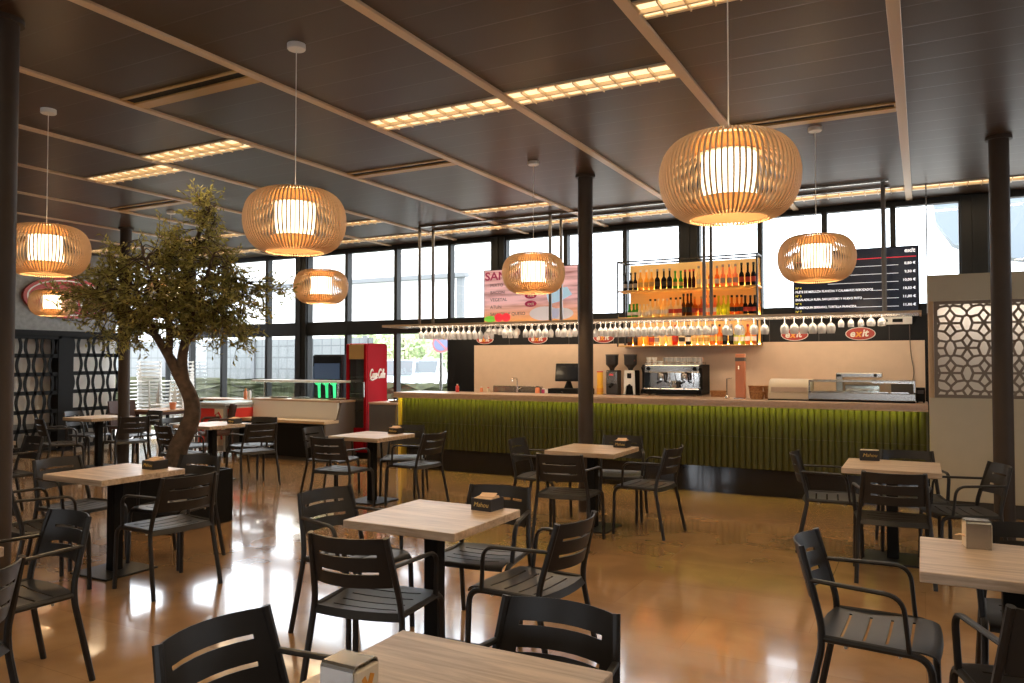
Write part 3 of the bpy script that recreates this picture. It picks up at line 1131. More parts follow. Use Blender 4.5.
def hang(kind, x, y, label, group):
    if kind not in GLP:
        GLP[kind] = glass_mesh('wine_glass', kind)
        o = GLP[kind]
    else:
        o = GLP[kind].copy(); col.objects.link(o)
    o.location = (x, y, RZ + .0095)
    tag(o, label, 'glass', group)
    return o


def cluster(kind, xa, xb, n, rows, label):
    for r_ in rows:
        for k in range(n):
            x = xa + (xb - xa) * (k / (n - 1) if n > 1 else .5)
            hang(kind, x, 9.43 + rail_y[r_], label, label)


cluster('wine', -6.40, -5.50, 11, (0, 1, 3), 'stemmed glass hanging in the dense cluster at the left end of the rack')
cluster('round', -5.35, -5.08, 4, (1, 3), 'short stemmed glass hanging left of the sandwich screen centre')
cluster('wine', -5.02, -4.93, 2, (0, 1), 'stemmed glass hanging in the small group left of the oval signs')
cluster('wine', -4.70, -4.40, 4, (0, 1), 'stemmed glass hanging below the pendant before the sandwich screen')
cluster('wine', -4.22, -4.12, 2, (0, 1), 'stemmed glass hanging in the pair left of the slim column')
cluster('wine', -3.98, -3.82, 3, (0, 2), 'stemmed glass hanging just left of the slim column')
cluster('wine', -3.62, -3.42, 4, (0, 1, 3), 'stemmed glass hanging just right of the slim column')
cluster('wine', -3.36, -2.88, 7, (0, 1, 3), 'stemmed glass hanging in the dense row under the bottle shelf, left half')
cluster('wine', -2.80, -2.28, 7, (0, 1, 2), 'stemmed glass hanging in the dense row under the bottle shelf, right half')
hang('wine', -2.17, 9.19, 'single stemmed glass hanging right of the rack posts under the shelf', 'hanging glasses')
cluster('big', -2.04, -1.90, 2, (0, 1), 'large wine glass hanging in the four near the shelf right end')
hang('big', -1.72, 9.19, 'large wine glass, left of the pair at the bottle shelf right end', 'hanging glasses')
hang('big', -1.60, 9.19, 'large wine glass, right of the pair at the bottle shelf right end', 'hanging glasses')
ordn = ['first', 'second', 'third', 'fourth', 'fifth', 'sixth']
for k, x in enumerate([-1.38, -1.275, -1.175, -1.08, -.985, -.89]):
    hang('big', x, 9.19, 'large wine glass under the menu screen, %s of six from the left' % ordn[k], 'hanging glasses')
for k, x in enumerate([-.785, -.685, -.585]):
    hang('small', x, 9.19, 'small stemmed glass under the menu screen, %s of three from the left' % ordn[k], 'hanging glasses')
hang('round', -.485, 9.19, 'short round glass, left of the last two on the rack', 'hanging glasses')
hang('round', -.38, 9.19, 'short round glass, last one at the right on the rack', 'hanging glasses')

# ------------------------------------------------------------------ bottle shelf
SX0, SX1, SY0, SY1 = -3.72, -1.83, 10.05, 10.36
root = empty('bottle_shelf', ((SX0 + SX1) / 2, SY1, 1.785), 0, 'amber backlit open shelf unit full of liquor bottles on the bar wall', 'shelf unit')
hw = (SX1 - SX0) / 2
dy = SY0 - SY1
SZ = [0.0, .385, .755]
f = MB()
for x in (-hw, hw - .02):
    for y in (dy, -.02):
        f.b2((x, y, 0), (x + .02, y + .02, 1.18))
for z in (1.16,):
    f.b2((-hw, dy, z), (hw, dy + .02, z + .02)); f.b2((-hw, -.02, z), (hw, 0, z + .02))
    f.b2((-hw, dy, z), (-hw + .02, 0, z + .02)); f.b2((hw - .02, dy, z), (hw, 0, z + .02))
f.build('frame', 'metal_dark', root)
for z in SZ:
    MB().b2((-hw + .001, dy + .001, z), (hw - .001, -.001, z + .018), .002).build('shelf', 'brass', root)
    MB().b2((-hw + .12, -.035, z + .0185), (hw - .03, -.022, z + .03)).build('light_strip', 'led', root)
MB().b2((-hw + .09, -.018, .02), (hw - .002, -.004, 1.15)).build('back_panel', 'orangeback', root)


def bottle(h, r, neck, glass, lab, capm, labh=(.18, .40)):
    hs = h * neck
    pr = [(r * .9, 0), (r, .006), (r, hs * .82), (r * .8, hs * .93), (.013, hs * 1.05), (.012, h * .93), (.0145, h * .935), (.0145, h)]
    o = MB().lathe(pr, 12).build('bottle', glass, None, smooth=50)
    if lab:
        MB().lathe([(r + .0007, h * labh[0]), (r + .0007, h * labh[1])], 12, caps=False).build('paper_label', lab, o, smooth=60)
    MB().lathe([(.0155, h * .90), (.016, h + .003)], 10).build('cap', capm, o)
    return o


LIQ = {k: mat_liquid('liquid ' + k, c) for k, c in dict(
    black=(.012, .010, .010), darkred=(.05, .008, .008), gold=(.75, .45, .08), green=(.06, .35, .04), clear=(.75, .70, .58), amber=(.62, .22, .04),
    pink=(.80, .35, .18), brown=(.10, .03, .012), lime=(.48, .55, .08), red=(.5, .03, .015), pale=(.80, .66, .38)).items()}
for k, v in LIQ.items(): M['l_' + k] = v
M['lb_white'] = mat('label white', (.75, .70, .62), .7)
M['lb_black'] = mat('label black', (.02, .018, .016), .6)
M['lb_red'] = mat('label red', (.45, .04, .02), .6)
M['lb_gold'] = mat('label gold', (.55, .36, .10), .5)
M['lb_grey'] = mat('label grey', (.32, .29, .27), .6)
# (count, colour, label material, cap, height, radius, spacing, word)
ROWS = {
    'top': (SZ[2], [(3, 'black', 'lb_grey', 'lb_black', .27, .036, 'black bottle with grey label'), (3, 'gold', 'lb_gold', 'lb_white', .30, .040, 'golden yellow bottle'),
                    (3, 'black', 'lb_black', 'lb_grey', .30, .043, 'broad black bottle'), (2, 'green', 'lb_gold', 'l_green', .26, .036, 'green bottle'),
                    (3, 'darkred', None, 'lb_red', .27, .029, 'slim dark red bottle'), (2, 'pale', 'lb_white', 'lb_grey', .31, .040, 'pale golden bottle'),
                    (2, 'amber', 'lb_white', 'lb_grey', .30, .040, 'amber bottle'), (3, 'pink', 'lb_grey', 'lb_grey', .31, .041, 'orange pink bottle'),
                    (3, 'black', 'lb_red', 'lb_black', .32, .038, 'tall black wine bottle')]),
    'middle': (SZ[1], [(3, 'green', 'lb_white', 'l_green', .20, .034, 'short green bottle'), (3, 'clear', 'lb_white', 'lb_white', .19, .034, 'short clear bottle'),
                       (2, 'clear', 'lb_white', 'lb_black', .26, .038, 'clear bottle with black cap'), (3, 'pale', 'lb_white', 'lb_white', .26, .038, 'pale yellow bottle'),
                       (3, 'clear', 'lb_red', 'lb_black', .27, .040, 'clear bottle with red label'), (3, 'brown', 'lb_black', 'lb_black', .32, .032, 'tall dark brown bottle'),
                       (2, 'amber', 'lb_red', 'lb_gold', .27, .048, 'broad amber bottle'), (3, 'pink', 'lb_white', 'lb_black', .28, .038, 'rosy orange bottle'),
                       (3, 'lime', None, 'l_lime', .27, .038, 'yellow green bottle'), (3, 'amber', 'lb_black', 'lb_black', .27, .038, 'amber bottle with black label'),
                       (3, 'black', 'lb_red', 'lb_black', .26, .037, 'dark bottle with red label')]),
    'bottom': (SZ[0], [(2, 'brown', 'lb_black', 'lb_black', .26, .040, 'dark brown bottle'), (2, 'gold', None, 'lb_gold', .26, .044, 'golden bottle'),
                       (1, 'amber', 'lb_red', 'lb_red', .27, .046, 'amber bottle with red label'), (1, 'clear', 'lb_grey', 'lb_grey', .27, .040, 'clear bottle with grey label'),
                       (2, 'pale', None, 'lb_white', .26, .048, 'pale glowing bottle'), (1, 'red', 'lb_red', 'lb_red', .28, .050, 'bright red bottle'),
                       (1, 'clear', 'lb_black', 'lb_black', .27, .050, 'clear bottle with round black label'), (1, 'black', 'lb_white', 'lb_black', .28, .048, 'black bottle with white label'),
                       (3, 'pale', 'lb_gold', 'lb_white', .26, .044, 'pale bottle with gold label'), (2, 'amber', 'lb_gold', 'lb_black', .28, .046, 'amber whisky bottle'),
                       (2, 'black', 'lb_black', 'lb_grey', .28, .040, 'plain black bottle'), (2, 'lime', 'lb_white', 'lb_white', .26, .040, 'lime tinted bottle'),
                       (2, 'amber', 'lb_white', 'lb_red', .27, .042, 'amber bottle with white label')])}
ORD2 = {1: ['only one'], 2: ['left one of two', 'right one of two'], 3: ['left one of three', 'middle one of three', 'right one of three']}
for rn, (z, items) in ROWS.items():
    tot = sum(n_ * 2 * r_ for n_, _, _, _, _, r_, _ in items)
    cnt = sum(i_[0] for i_ in items)
    gap = (SX1 - SX0 - .12 - tot) / (cnt + len(items))
    x = SX0 + (.04 if rn == 'top' else .10)
    gap = (SX1 - .04 - x - tot) / (cnt + len(items) - 1)
    for (n_, lq, lb, cp, h_, r_, word) in items:
        src = None
        for k in range(n_):
            x += r_
            if src is None:
                o = src = bottle(h_ * .95, r_ * .84, .60, 'l_' + lq, lb, cp)
            else:
                o = copy_tree(src)
            o.location = (x, SY1 - .17 + (.02 if k % 2 else 0), 1.785 + z + .0185)
            tag(o, '%s, %s on the %s lit shelf' % (word, ORD2[n_][k], rn), 'bottle', 'bottles on the lit bar shelf')
            x += r_ + gap
        x += gap


# ------------------------------------------------------------------ oval logo signs
def oval(name, a, b, y0, y1, n=40, c=(0, 0)):
    return MB().prism([(c[0] + a * math.cos(2 * PI * k / n), c[1] + b * math.sin(2 * PI * k / n)) for k in range(n)], 'y', y0, y1)


def exit_sign(x, z, w_, label, y=10.394, face=FACE_Y, parent=None, flat=.004):
    root = empty('oval_sign', (x, y, z), 0, label, 'sign', 'red oval signs')
    oval('rim', w_ / 2, w_ * .235, -.002, .004).build('rim', 'signwhite', root)
    oval('face', w_ / 2 * .95, w_ * .215, -.006, -.002).build('face', 'red', root)
    s_ = w_ * .36
    text('e', s_, (-w_ * .27, -.0065, .0), FACE_Y, 'signwhite', root, 'letter', .001, 'CENTER', .2, .004)
    text('x', s_, (-w_ * .07, -.0065, .0), FACE_Y, 'orange', root, 'letter', .001, 'CENTER', .2, .004)
    text('it', s_, (w_ * .15, -.0065, .005), FACE_Y, 'signwhite', root, 'letter', .001, 'CENTER', .2, .004)
    return root


exit_sign(-6.03, 1.925, 0.30, 'red oval sign with white lettering, first from left on the black fascia')
exit_sign(-5.11, 1.925, 0.32, 'red oval sign on the black fascia under the sandwich screen')
exit_sign(-4.05, 1.925, 0.32, 'red oval sign on the black fascia just right of the slim column')
exit_sign(-1.44, 1.925, 0.33, 'red oval sign on the black fascia behind the six large glasses')
exit_sign(-.67, 1.925, 0.34, 'red oval sign on the black fascia nearest the lattice partition')

# ------------------------------------------------------------------ screens
root = empty('sandwich_screen', (-5.215, 10.33, 2.585), 0, 'pink wood-look menu screen with dark red heading at left of the bar', 'screen')
root.scale = (1, 1, .95)
MB().b2((-.80, -.0, -.43), (.80, .05, .44), .004).build('bezel', 'black', root)
MB().b2((-.5, .052, -.58), (.5, .069, -.2)).build('bracket', 'black', root)
MB().b2((-.785, -.004, -.415), (.785, .0, .425)).build('picture', 'board', root)
text('SANDWICHES', .185, (-.775, -.005, .325), FACE_Y, 'maroon', root, 'heading', .0005, 'LEFT', 0, .004, 1.12)
for i, s_ in enumerate(['MIXTO', 'BACON', 'VEGETAL', 'ATUN', 'SALMON Y QUESO']):
    text(s_, .072, (-.68, -.005, .18 - i * .118 - (.0 if i < 4 else .0)), FACE_Y, 'ink', root, 'menu_line', .0005)
for z in (-.01, -.14):
    oval('o', .10, .05, -.0055, -.0045, 28, (.02, z)).build('logo_oval', 'maroon', root)
    text('exit', .075, (.02, -.006, z), FACE_Y, 'signwhite', root, 'logo_text', .0004, 'CENTER', .15)
oval('o', .11, .05, -.0055, -.0045, 18, (-.68, -.365)).build('lettuce_image', 'picgreen', root)
for x in (-.53, -.40):
    oval('o', .075, .07, -.006, -.0045, 18, (x, -.345)).build('tomato_image', 'txtred', root)
for (x, z, a, b) in ((.25, -.30, .25, .11), (.52, -.31, .2, .09)):
    oval('o', a, b, -.0055, -.0045, 24, (x, z)).build('plate_image', 'picgrey', root)
MB().prism([(.28, .0), (.46, .08), (.62, .10), (.70, -.02), (.50, -.12), (.33, -.16)], 'y', -.0055, -.0045).build('wrap_image', 'picblue', root)

root = empty('menu_screen', (-.73, 10.33, 2.571), 0, 'black menu screen with white dish lines and prices right of the shelf', 'screen')
root.scale = (1, 1, .93)
MB().b2((-.71, 0, -.42), (.71, .05, .43), .004).build('bezel', 'black', root)
MB().b2((-.5, .052, -.55), (.5, .069, -.2)).build('bracket', 'black', root)
MB().b2((-.695, -.004, -.405), (.695, 0, .415)).build('panel', 'screenblack', root)
text('exit', .075, (.67, -.005, .37), FACE_Y, 'txtwhite', root, 'logo_text', .0005, 'RIGHT', .1, .002)
MB().b2((-.67, -.006, .285), (.68, -.004, .295)).build('red_rule', 'txtred', root)
dish = [('', '8,80 €'), ('', '9,50 €'), ('', '10,00 €'), ('FILETE DE MERLUZA PLANCHA Y CALAMARES REBOZADOS', '10,50 €'), ('ENSALADILLA RUSA, SAN JACOBO Y HUEVO FRITO', '11,00 €'), ('FLAMENQUIN SERRANO, TORTILLA FRANCESA', '11,00 €')]
for i, (d, p) in enumerate(dish):
    z = .205 - i * .107
    text(p, .045, (.675, -.005, z), FACE_Y, 'txtwhite', root, 'price', .0005, 'RIGHT', 0, .0012)
    xs = -.30
    if d:
        t_ = text(d, .042, (-.685, -.005, z - .002), FACE_Y, 'txtwhite', root, 'dish_line', .0005, 'LEFT', 0, .001, .80)
        xs = -.685 + .0225 * len(d) * .80 + .03
        text('Nº %d' % (i + 1), .038, (-.685, -.005, z + .05), FACE_Y, 'txtyellow', root, 'dish_number', .0005)
    MB().b2((xs, -.006, z - .018), (.49, -.004, z - .013)).build('dotted_rule', 'txtwhite', root)
text('Nº 7', .038, (-.685, -.005, -.387), FACE_Y, 'txtyellow', root, 'dish_number', .0005)

# ------------------------------------------------------------------ small things on the bar
def put(name, label, cat, x, y, z, rz=0, group=None):
    return empty(name, (x, y, z), R(rz), label, cat, group)


# point of sale terminal
r_ = put('cash_register', 'black till terminal with screen on its cash drawer left of the column', 'cash register', -4.53, 10.10, BZ, 8)
MB().b2((-.22, -.13, .006), (.22, .20, .095), .006).build('cash_drawer', 'black', r_)
MB().tube([(0.04, .04, .095), (.04, .06, .2), (.04, .03, .24)], [.07, .03, .04], 10, flat=.6).build('stand', 'black', r_)
MB().box((.04, .0, .325), (.36, .03, .26), .008, 0, R(-12)).build('monitor', 'black', r_)
MB().box((.04, -.018, .329), (.33, .004, .22), 0, 0, R(-12)).build('screen', 'blackgloss', r_)
MB().lathe([(.008, -.006), (.008, 0)], 10, (0, -.134, .05)).build('lock', 'chrome', r_)
# sink
r_ = put('bar_sink', 'steel sink with raised rim at the left of the back counter', 'sink', -5.42, 10.14, BZ)
s_ = MB(); s_.b2((-.42, .18, 0), (.42, .2, .11), .004); s_.b2((-.42, -.14, 0), (.42, .19, .012), .004)
s_.build('basin', 'steel', r_)
s_ = MB(); s_.b2((-.34, -.1, .0125), (-.02, .14, .014)); s_.b2((.04, -.1, .0125), (.36, .14, .014)); s_.build('bowl', 'darkgrey', r_)
f_ = put('tap', 'slim chrome tap beside the steel bar sink', 'tap', -5.40, 10.285, BZ + .012)
MB().tube(fillet([(0, 0, 0), (0, 0, .22), (0, -.16, .22), (0, -.16, .17)], .05), .011, 8).build('spout', 'chrome', f_)
MB().lathe([(.022, 0), (.022, .03)], 12).build('base', 'chrome', f_)
MB().tube([(0.02, 0, .05), (.07, -.01, .07)], .006, 6).build('lever', 'chrome', f_)


def jar(name, label, cat, x, y, z, h_, r, body, cap, group=None, cr=.7):
    o = MB().lathe([(r * .92, 0), (r, .006), (r, h_ * .72), (r * cr, h_ * .82), (r * cr, h_ * .85)], 14).build(name, body, None, (x, y, z), smooth=50)
    tag(o, label, cat, group)
    MB().lathe([(r * cr * 1.05, h_ * .85), (r * cr * 1.05, h_)], 14).build('cap', cap, o)
    return o


jar('sauce_bottle', 'small ketchup red sauce bottle on the left end of the bar', 'bottle', -6.05, 9.62, CZ, .12, .026, 'redplastic', 'white', 'sauce bottles', .5)
jar('sauce_bottle', 'small pink sauce bottle by the bar sink', 'bottle', -5.92, 10.1, BZ, .10, .024, 'coral', 'white', 'sauce bottles', .5)
jar('sauce_bottle', 'small sauce bottle with red cap by the bar sink', 'bottle', -5.80, 10.1, BZ, .09, .024, 'paper', 'redplastic', 'sauce bottles', .5)
jar('coffee_jar', 'orange brown jar beside the till', 'jar', -4.98, 10.12, BZ, .12, .034, 'amberjar' if 'amberjar' in M else 'coral', 'boxblack')
jar('coffee_jar', 'purple dark jar beside the till', 'jar', -4.88, 10.12, BZ, .09, .03, 'maroon', 'white')
jar('coffee_jar', 'white cup shaped jar next to the till drawer', 'jar', -4.81, 10.08, BZ, .085, .03, 'white', 'white', None, .95)
jar('oil_bottle', 'small dark bottle beside the yellow snack tube', 'bottle', -4.10, 10.1, BZ, .13, .022, 'blackgloss', 'l_gold', None, .5)
o = tag(MB().lathe([(.045, 0), (.047, .01), (.047, .13), (.040, .16), (.043, .2), (.043, .325), (.04, .33)], 16).build('snack_tube', 'crisps', None, (-3.985, 10.08, BZ)), 'yellow and orange snack tube beside the coffee grinders', 'tube')
MB().lathe([(.0475, .05), (.0475, .11)], 16, caps=False).build('paper_label', 'orange', o)
MB().lathe([(.045, .33), (.045, .345)], 16).build('cap', 'redplastic', o)


def grinder(x, label, white):
    r_ = put('coffee_grinder', label, 'coffee grinder', x, 10.12, BZ, 0, 'coffee grinders')
    MB().b2((-.09, -.16, 0), (.09, .14, .03), .006).build('base', 'black', r_)
    MB().b2((-.085, -.02, .03), (.085, .14, .36), .01).build('body', 'darkgrey' if not white else 'black', r_)
    if white:
        w2 = MB()
        w2.prism([(-.085, .02), (-.060, .02), (-.045, .15), (.045, .15), (.060, .02), (.085, .02), (.070, .36), (-.070, .36)], 'y', -.055, -.03)
        w2.build('front_frame', 'white', r_)
        MB().b2((-.03, -.062, .25), (.03, -.054, .32), .003).build('display', 'blackgloss', r_)
        MB().lathe([(.045, 0), (.05, .03), (.05, .06), (.03, .075)], 16, (.03, -.02, .46)).build('lid_cup', 'redplastic', r_)
    else:
        MB().b2((-.075, -.035, .17), (.075, -.02, .34), .004).build('front_plate', 'steel', r_)
        MB().b2((-.03, -.04, .285), (.03, -.034, .31)).build('display', 'redplastic', r_)
    MB().tube([(0, -.02, .16), (0, -.09, .13)], [.03, .02], 10).build('spout', 'black', r_)
    MB().lathe([(.03, .36), (.04, .39), (.085, .44), (.088, .565)], 20).build('hopper', 'boxblack', r_)
    MB().lathe([(.092, .565), (.092, .58)], 20).build('lid', 'darkgrey', r_)


grinder(-3.82, 'dark coffee grinder with steel front, left of the two grinders', False)
grinder(-3.55, 'coffee grinder with white frame front, right of the two grinders', True)

# espresso machine
r_ = put('espresso_machine', 'two group chrome and black espresso machine on the back counter', 'espresso machine', -2.92, 10.10, BZ)
b = MB(); b.b2((-.38, .0, .05), (.38, .22, .43), .015); b.b2((-.36, -.20, .05), (.36, .0, .11), .01)
b.build('body', 'black', r_)
for s_ in (-1, 1):
    MB().prism([(-.22, .05), (.23, .05), (.23, .44), (-.14, .44), (-.20, .40), (-.15, .33), (-.15, .12), (-.22, .10)], 'x', s_ * .375, s_ * .405).build('side_panel', 'black', r_)
MB().b2((-.375, -.17, .335), (.375, .02, .435), .012).build('top_panel', 'steel', r_)
MB().b2((-.37, -.02, .13), (.37, -.012, .33)).build('back_splash', 'chrome', r_)
MB().b2((-.375, -.215, .108), (.375, -.0, .125), .003).build('drip_tray', 'chrome', r_)
for x in (-.31, .31):
    MB().lathe([(.026, 0), (.026, .02)], 14).build('knob', 'black', r_, (x, -.17, .385), (R(90), 0, 0))
for x in (-.16, .16):
    g = MB().lathe([(.055, .23), (.055, .30), (.045, .335)], 18, (x, -.09, 0)).build('group_head', 'chrome', r_)
    MB().tube([(x, -.12, .215), (x, -.27, .20)], .014, 8).build('portafilter', 'black', r_)
    MB().tube([(x + .13, -.14, .33), (x + .14, -.17, .22), (x + .13, -.18, .15)], .006, 6).build('steam_wand', 'chrome', r_)
for x in (-.3, .3):
    for y in (-.14, .16):
        MB().lathe([(.02, 0), (.025, .05)], 12, (x, y, 0)).build('foot', 'chrome', r_)
gr = MB()
gr.tube([(-.36, -.14, .47), (.36, -.14, .47)], .005, 6); gr.tube([(-.36, .2, .47), (.36, .2, .47)], .005, 6)
for x in (-.36, .36):
    gr.tube([(x, -.14, .47), (x, .2, .47)], .005, 6)
    for y in (-.14, .2): gr.tube([(x, y, .43), (x, y, .475)], .005, 6)
gr.build('cup_rail', 'chrome', r_)
jug = tag(MB().lathe([(.04, 0), (.045, .01), (.042, .08), (.036, .10), (.034, .10), (.038, .08), (.04, .012)], 16).build('milk_jug', 'steel', None, (-2.90, 9.985, BZ + .1255)), 'steel milk jug on the espresso machine drip tray', 'jug')
MB().tube([(.04, 0, .08), (.065, 0, .07), (.06, 0, .03), (.042, 0, .025)], .004, 6).build('handle', 'steel', jug)

# tumblers stacked on the machine
tum = None
k = 0
for i in range(8):
    for j in range(2):
        o = tum.copy() if tum else MB().lathe([(.030, 0), (.036, .10), (.0345, .10), (.029, .006)], 12, caps=True).build('tumbler', 'stemware', None, smooth=50)
        if tum: col.objects.link(o)
        tum = o
        o.location = (-3.02 + i * .076 * .82, 10.02 + j * .09, BZ + .436)
        tag(o, 'clear tall tumbler standing on top of the espresso machine', 'glass', 'tumblers on the espresso machine')
cup = None
for i in range(3):
    for lv in range(2 if i < 2 else 1):
        o = cup.copy() if cup else MB().lathe([(.020, 0), (.033, .02), (.036, .05), (.034, .05), (.03, .02), (.018, .006)], 12).build('coffee_cup', 'white', None, smooth=50)
        if cup: col.objects.link(o)
        cup = o
        o.location = (-3.26 + i * .078, 10.04, BZ + .436 + lv * .051)
        tag(o, 'small white coffee cup stacked on the left of the espresso machine', 'cup', 'cups on the espresso machine')

# beer tower, tap
r_ = put('beer_tower', 'tall square coral beer tower standing on the bar', 'beer tower', -1.955, 9.58, CZ)
MB().b2((-.055, -.04, 0), (.055, .04, .545), .006).build('column', 'coral', r_)
MB().b2((-.058, -.043, .455), (.058, .043, .50), .003).build('badge_band', 'greybrown', r_)
MB().tube([(0, -.04, .40), (0, -.10, .39), (0, -.105, .35)], .01, 8).build('spout', 'chrome', r_)
MB().b2((-.06, -.13, 0), (.06, -.045, .012), .002).build('drip_tray', 'steel', r_)
r_ = put('beer_tap', 'thin chrome tap rod standing left of the coral beer tower', 'tap', -2.13, 9.62, CZ)
MB().tube([(0, 0, .01), (0, 0, .24)], .007, 8).build('rod', 'chrome', r_)
MB().lathe([(.035, 0), (.03, .015), (.012, .03)], 14).build('base', 'chrome', r_)
MB().tube([(0, 0, .235), (.06, 0, .245)], .005, 6).build('handle', 'chrome', r_)


def basket(x, y, z, label, rx=0, w_=.17, d_=.13, h_=.085, tilt=0):
    o = MB()
    n_ = 20
    prof = [(.80, 0), (1.0, h_), (.93, h_), (.75, .008)]
    vs = []
    for (s_, zz) in prof:
        for k in range(n_):
            a = 2 * PI * k / n_
            ca, sa = math.cos(a), math.sin(a)
            e_ = .6
            vs.append((w_ / 2 * s_ * math.copysign(abs(ca) ** e_, ca), d_ / 2 * s_ * math.copysign(abs(sa) ** e_, sa), zz))
    fs = []
    for i in range(3):
        for k in range(n_):
            fs.append((i * n_ + k, i * n_ + (k + 1) % n_, (i + 1) * n_ + (k + 1) % n_, (i + 1) * n_ + k))
    fs += [tuple(range(n_ - 1, -1, -1)), tuple(3 * n_ + k for k in range(n_))]
    ob = o.add(vs, fs).build('bread_basket', 'basket', None, (x, y, z), (tilt, 0, rx))
    rim = [(w_ / 2 * math.copysign(abs(math.cos(a)) ** .6, math.cos(a)), d_ / 2 * math.copysign(abs(math.sin(a)) ** .6, math.sin(a)), h_) for a in [2 * PI * k / 24 for k in range(25)]]
    MB().tube(rim, .006, 6).build('rim', 'basket', ob)
    return tag(ob, label, 'basket', 'wicker bread baskets')


basket(-2.33, 10.02, BZ, 'small wicker basket right of the espresso machine', 0, .2, .15, .1)
basket(-1.75, 9.52, CZ, 'front wicker basket right of the beer tower')
basket(-1.80, 9.71, CZ, 'rear left wicker basket right of the beer tower', 0, .17, .12, .15)
basket(-1.62, 9.73, CZ, 'rear right wicker basket right of the beer tower', 0, .19, .12, .15)

# warm display box and chilled display case
r_ = put('bread_display', 'cream fronted curved warming display on the bar', 'display box', -1.37, 9.56, CZ)
MB().b2((-.235, -.17, .012), (.235, .19, .09), .006).build('base', 'breadbox', r_)
MB().prism([(-.16, .09), (.18, .09), (.18, .245), (.02, .245), (-.08, .22), (-.14, .16)], 'x', -.232, .232).build('hood', 'breadbox', r_)
MB().b2((-.20, -.175, .10), (.20, -.150, .155), .003).build('front_window', 'cream', r_)
MB().b2((-.235, -.17, 0), (.235, .19, .012)).build('foot_strip', 'black', r_)
r_ = put('tapas_display_case', 'long low glass tapas display case on the right end of the bar', 'display case', -.61, 9.50, CZ)
MB().b2((-.545, -.16, .02), (.545, .2, .10), .006).build('base', 'steel', r_)
MB().b2((-.54, -.15, 0), (.54, .19, .02)).build('foot_strip', 'black', r_)
f = MB()
for x in (-.54, .525):
    f.b2((x, -.15, .10), (x + .015, .19, .115)); f.b2((x, -.15, .10), (x + .015, -.135, .235)); f.b2((x, .175, .10), (x + .015, .19, .235))
f.b2((-.54, -.155, .222), (.54, -.12, .24), .003); f.b2((-.54, .16, .222), (.54, .19, .24), .003)
f.build('frame', 'steel', r_)
g = MB(); g.b2((-.525, -.146, .115), (.525, -.142, .222)); g.b2((-.53, -.12, .236), (.53, .16, .240)); g.build('glass', 'vitrine', r_)
f = MB()
for k in range(5): f.b2((-.5 + k * .2, -.10, .101), (-.32 + k * .2, .14, .115), .003)
f.build('trays', 'chrome', r_)
MB().b2((.3, .06, .102), (.52, .17, .20)).build('inner_box', 'greybrown', r_)
r_ = put('small_black_box', 'small black appliance at the right end of the bar', 'box', -.02, 9.56, CZ)
MB().b2((-.045, -.09, .012), (.045, .09, .165), .005).build('body', 'black', r_)
for x in (-.03, .03):
    for y in (-.07, .07): MB().lathe([(.008, 0), (.008, .012)], 8, (x, y, 0)).build('foot', 'black', r_)
MB().b2((-.03, -.094, .1), (.03, -.09, .14)).build('front_plate', 'darkgrey', r_)
r_ = put('steel_slicer', 'steel framed kitchen appliance behind the tapas case', 'kitchen appliance', -.67, 10.14, BZ)
f = MB(); f.b2((-.25, -.12, 0), (.25, .14, .05), .006); f.b2((-.25, -.12, .05), (-.18, .14, .33), .006); f.b2((-.25, -.12, .29), (.25, .14, .345), .006)
f.build('frame', 'steel', r_)
MB().b2((-.16, -.02, .06), (.22, .1, .2), .01).build('carriage', 'chrome', r_)
MB().lathe([(.02, 0), (.02, .02)], 12).build('dial', 'black', r_, (.18, -.12, .318), (R(90), 0, 0))
# control box under rack, right
r_ = put('wall_control_unit', 'small pale control unit on the fascia below the rack right end', 'control unit', -.27, 10.35, 2.075)
MB().b2((-.17, -.03, -.045), (.17, .045, .045), .006).build('body', 'white', r_)
MB().b2((-.04, -.034, -.02), (.07, -.03, .02)).build('display', 'black', r_)
MB().lathe([(.02, 0), (.02, .01)], 12).build('dial', 'black', r_, (-.11, -.03, 0), (R(90), 0, 0))
o = tag(MB().tube(spline([(-.13, 10.376, 2.03), (-.12, 10.376, 1.7), (-.09, 10.376, 1.45), (-.12, 10.376, 1.3), (-.17, 10.376, 1.12)]), .004, 6).build('cable', 'greybrown'), 'thin cable hanging down the cream wall at the right', 'cable')

# ------------------------------------------------------------------ lattice partition at the right
PX0, PX1, PY = 0.06, 3.6, 9.20
mb = MB()
mb.b2((PX0, PY, 2.215), (PX1, PY + .42, 2.49), .004)
mb.b2((PX0, PY, .14), (PX1, PY + .42, 1.20), .004)
struct(mb.build('wall_partition', 'partition'))
struct(MB().b2((PX0 + .01, PY + .02, 0), (PX1, PY + .42, .14)).build('baseboard_partition', 'plinth'))
struct(MB().b2((PX0, PY + .02, 1.2), (PX0 + .05, PY + .42, 2.215), .003).build('trim_80', 'peach_wood'))
struct(MB().b2((PX0 + .05, PY + .36, 1.2), (PX1, PY + .40, 2.215)).build('trim_81', 'backing'))


def clip(poly, nx, ny, d):
    out = []
    for i in range(len(poly)):
        p, q = poly[i], poly[(i + 1) % len(poly)]
        dp, dq = p[0] * nx + p[1] * ny - d, q[0] * nx + q[1] * ny - d
        if dp <= 0: out.append(p)
        if (dp < 0 < dq) or (dq < 0 < dp):
            t = dp / (dp - dq)
            out.append((p[0] + (q[0] - p[0]) * t, p[1] + (q[1] - p[1]) * t))
    return out


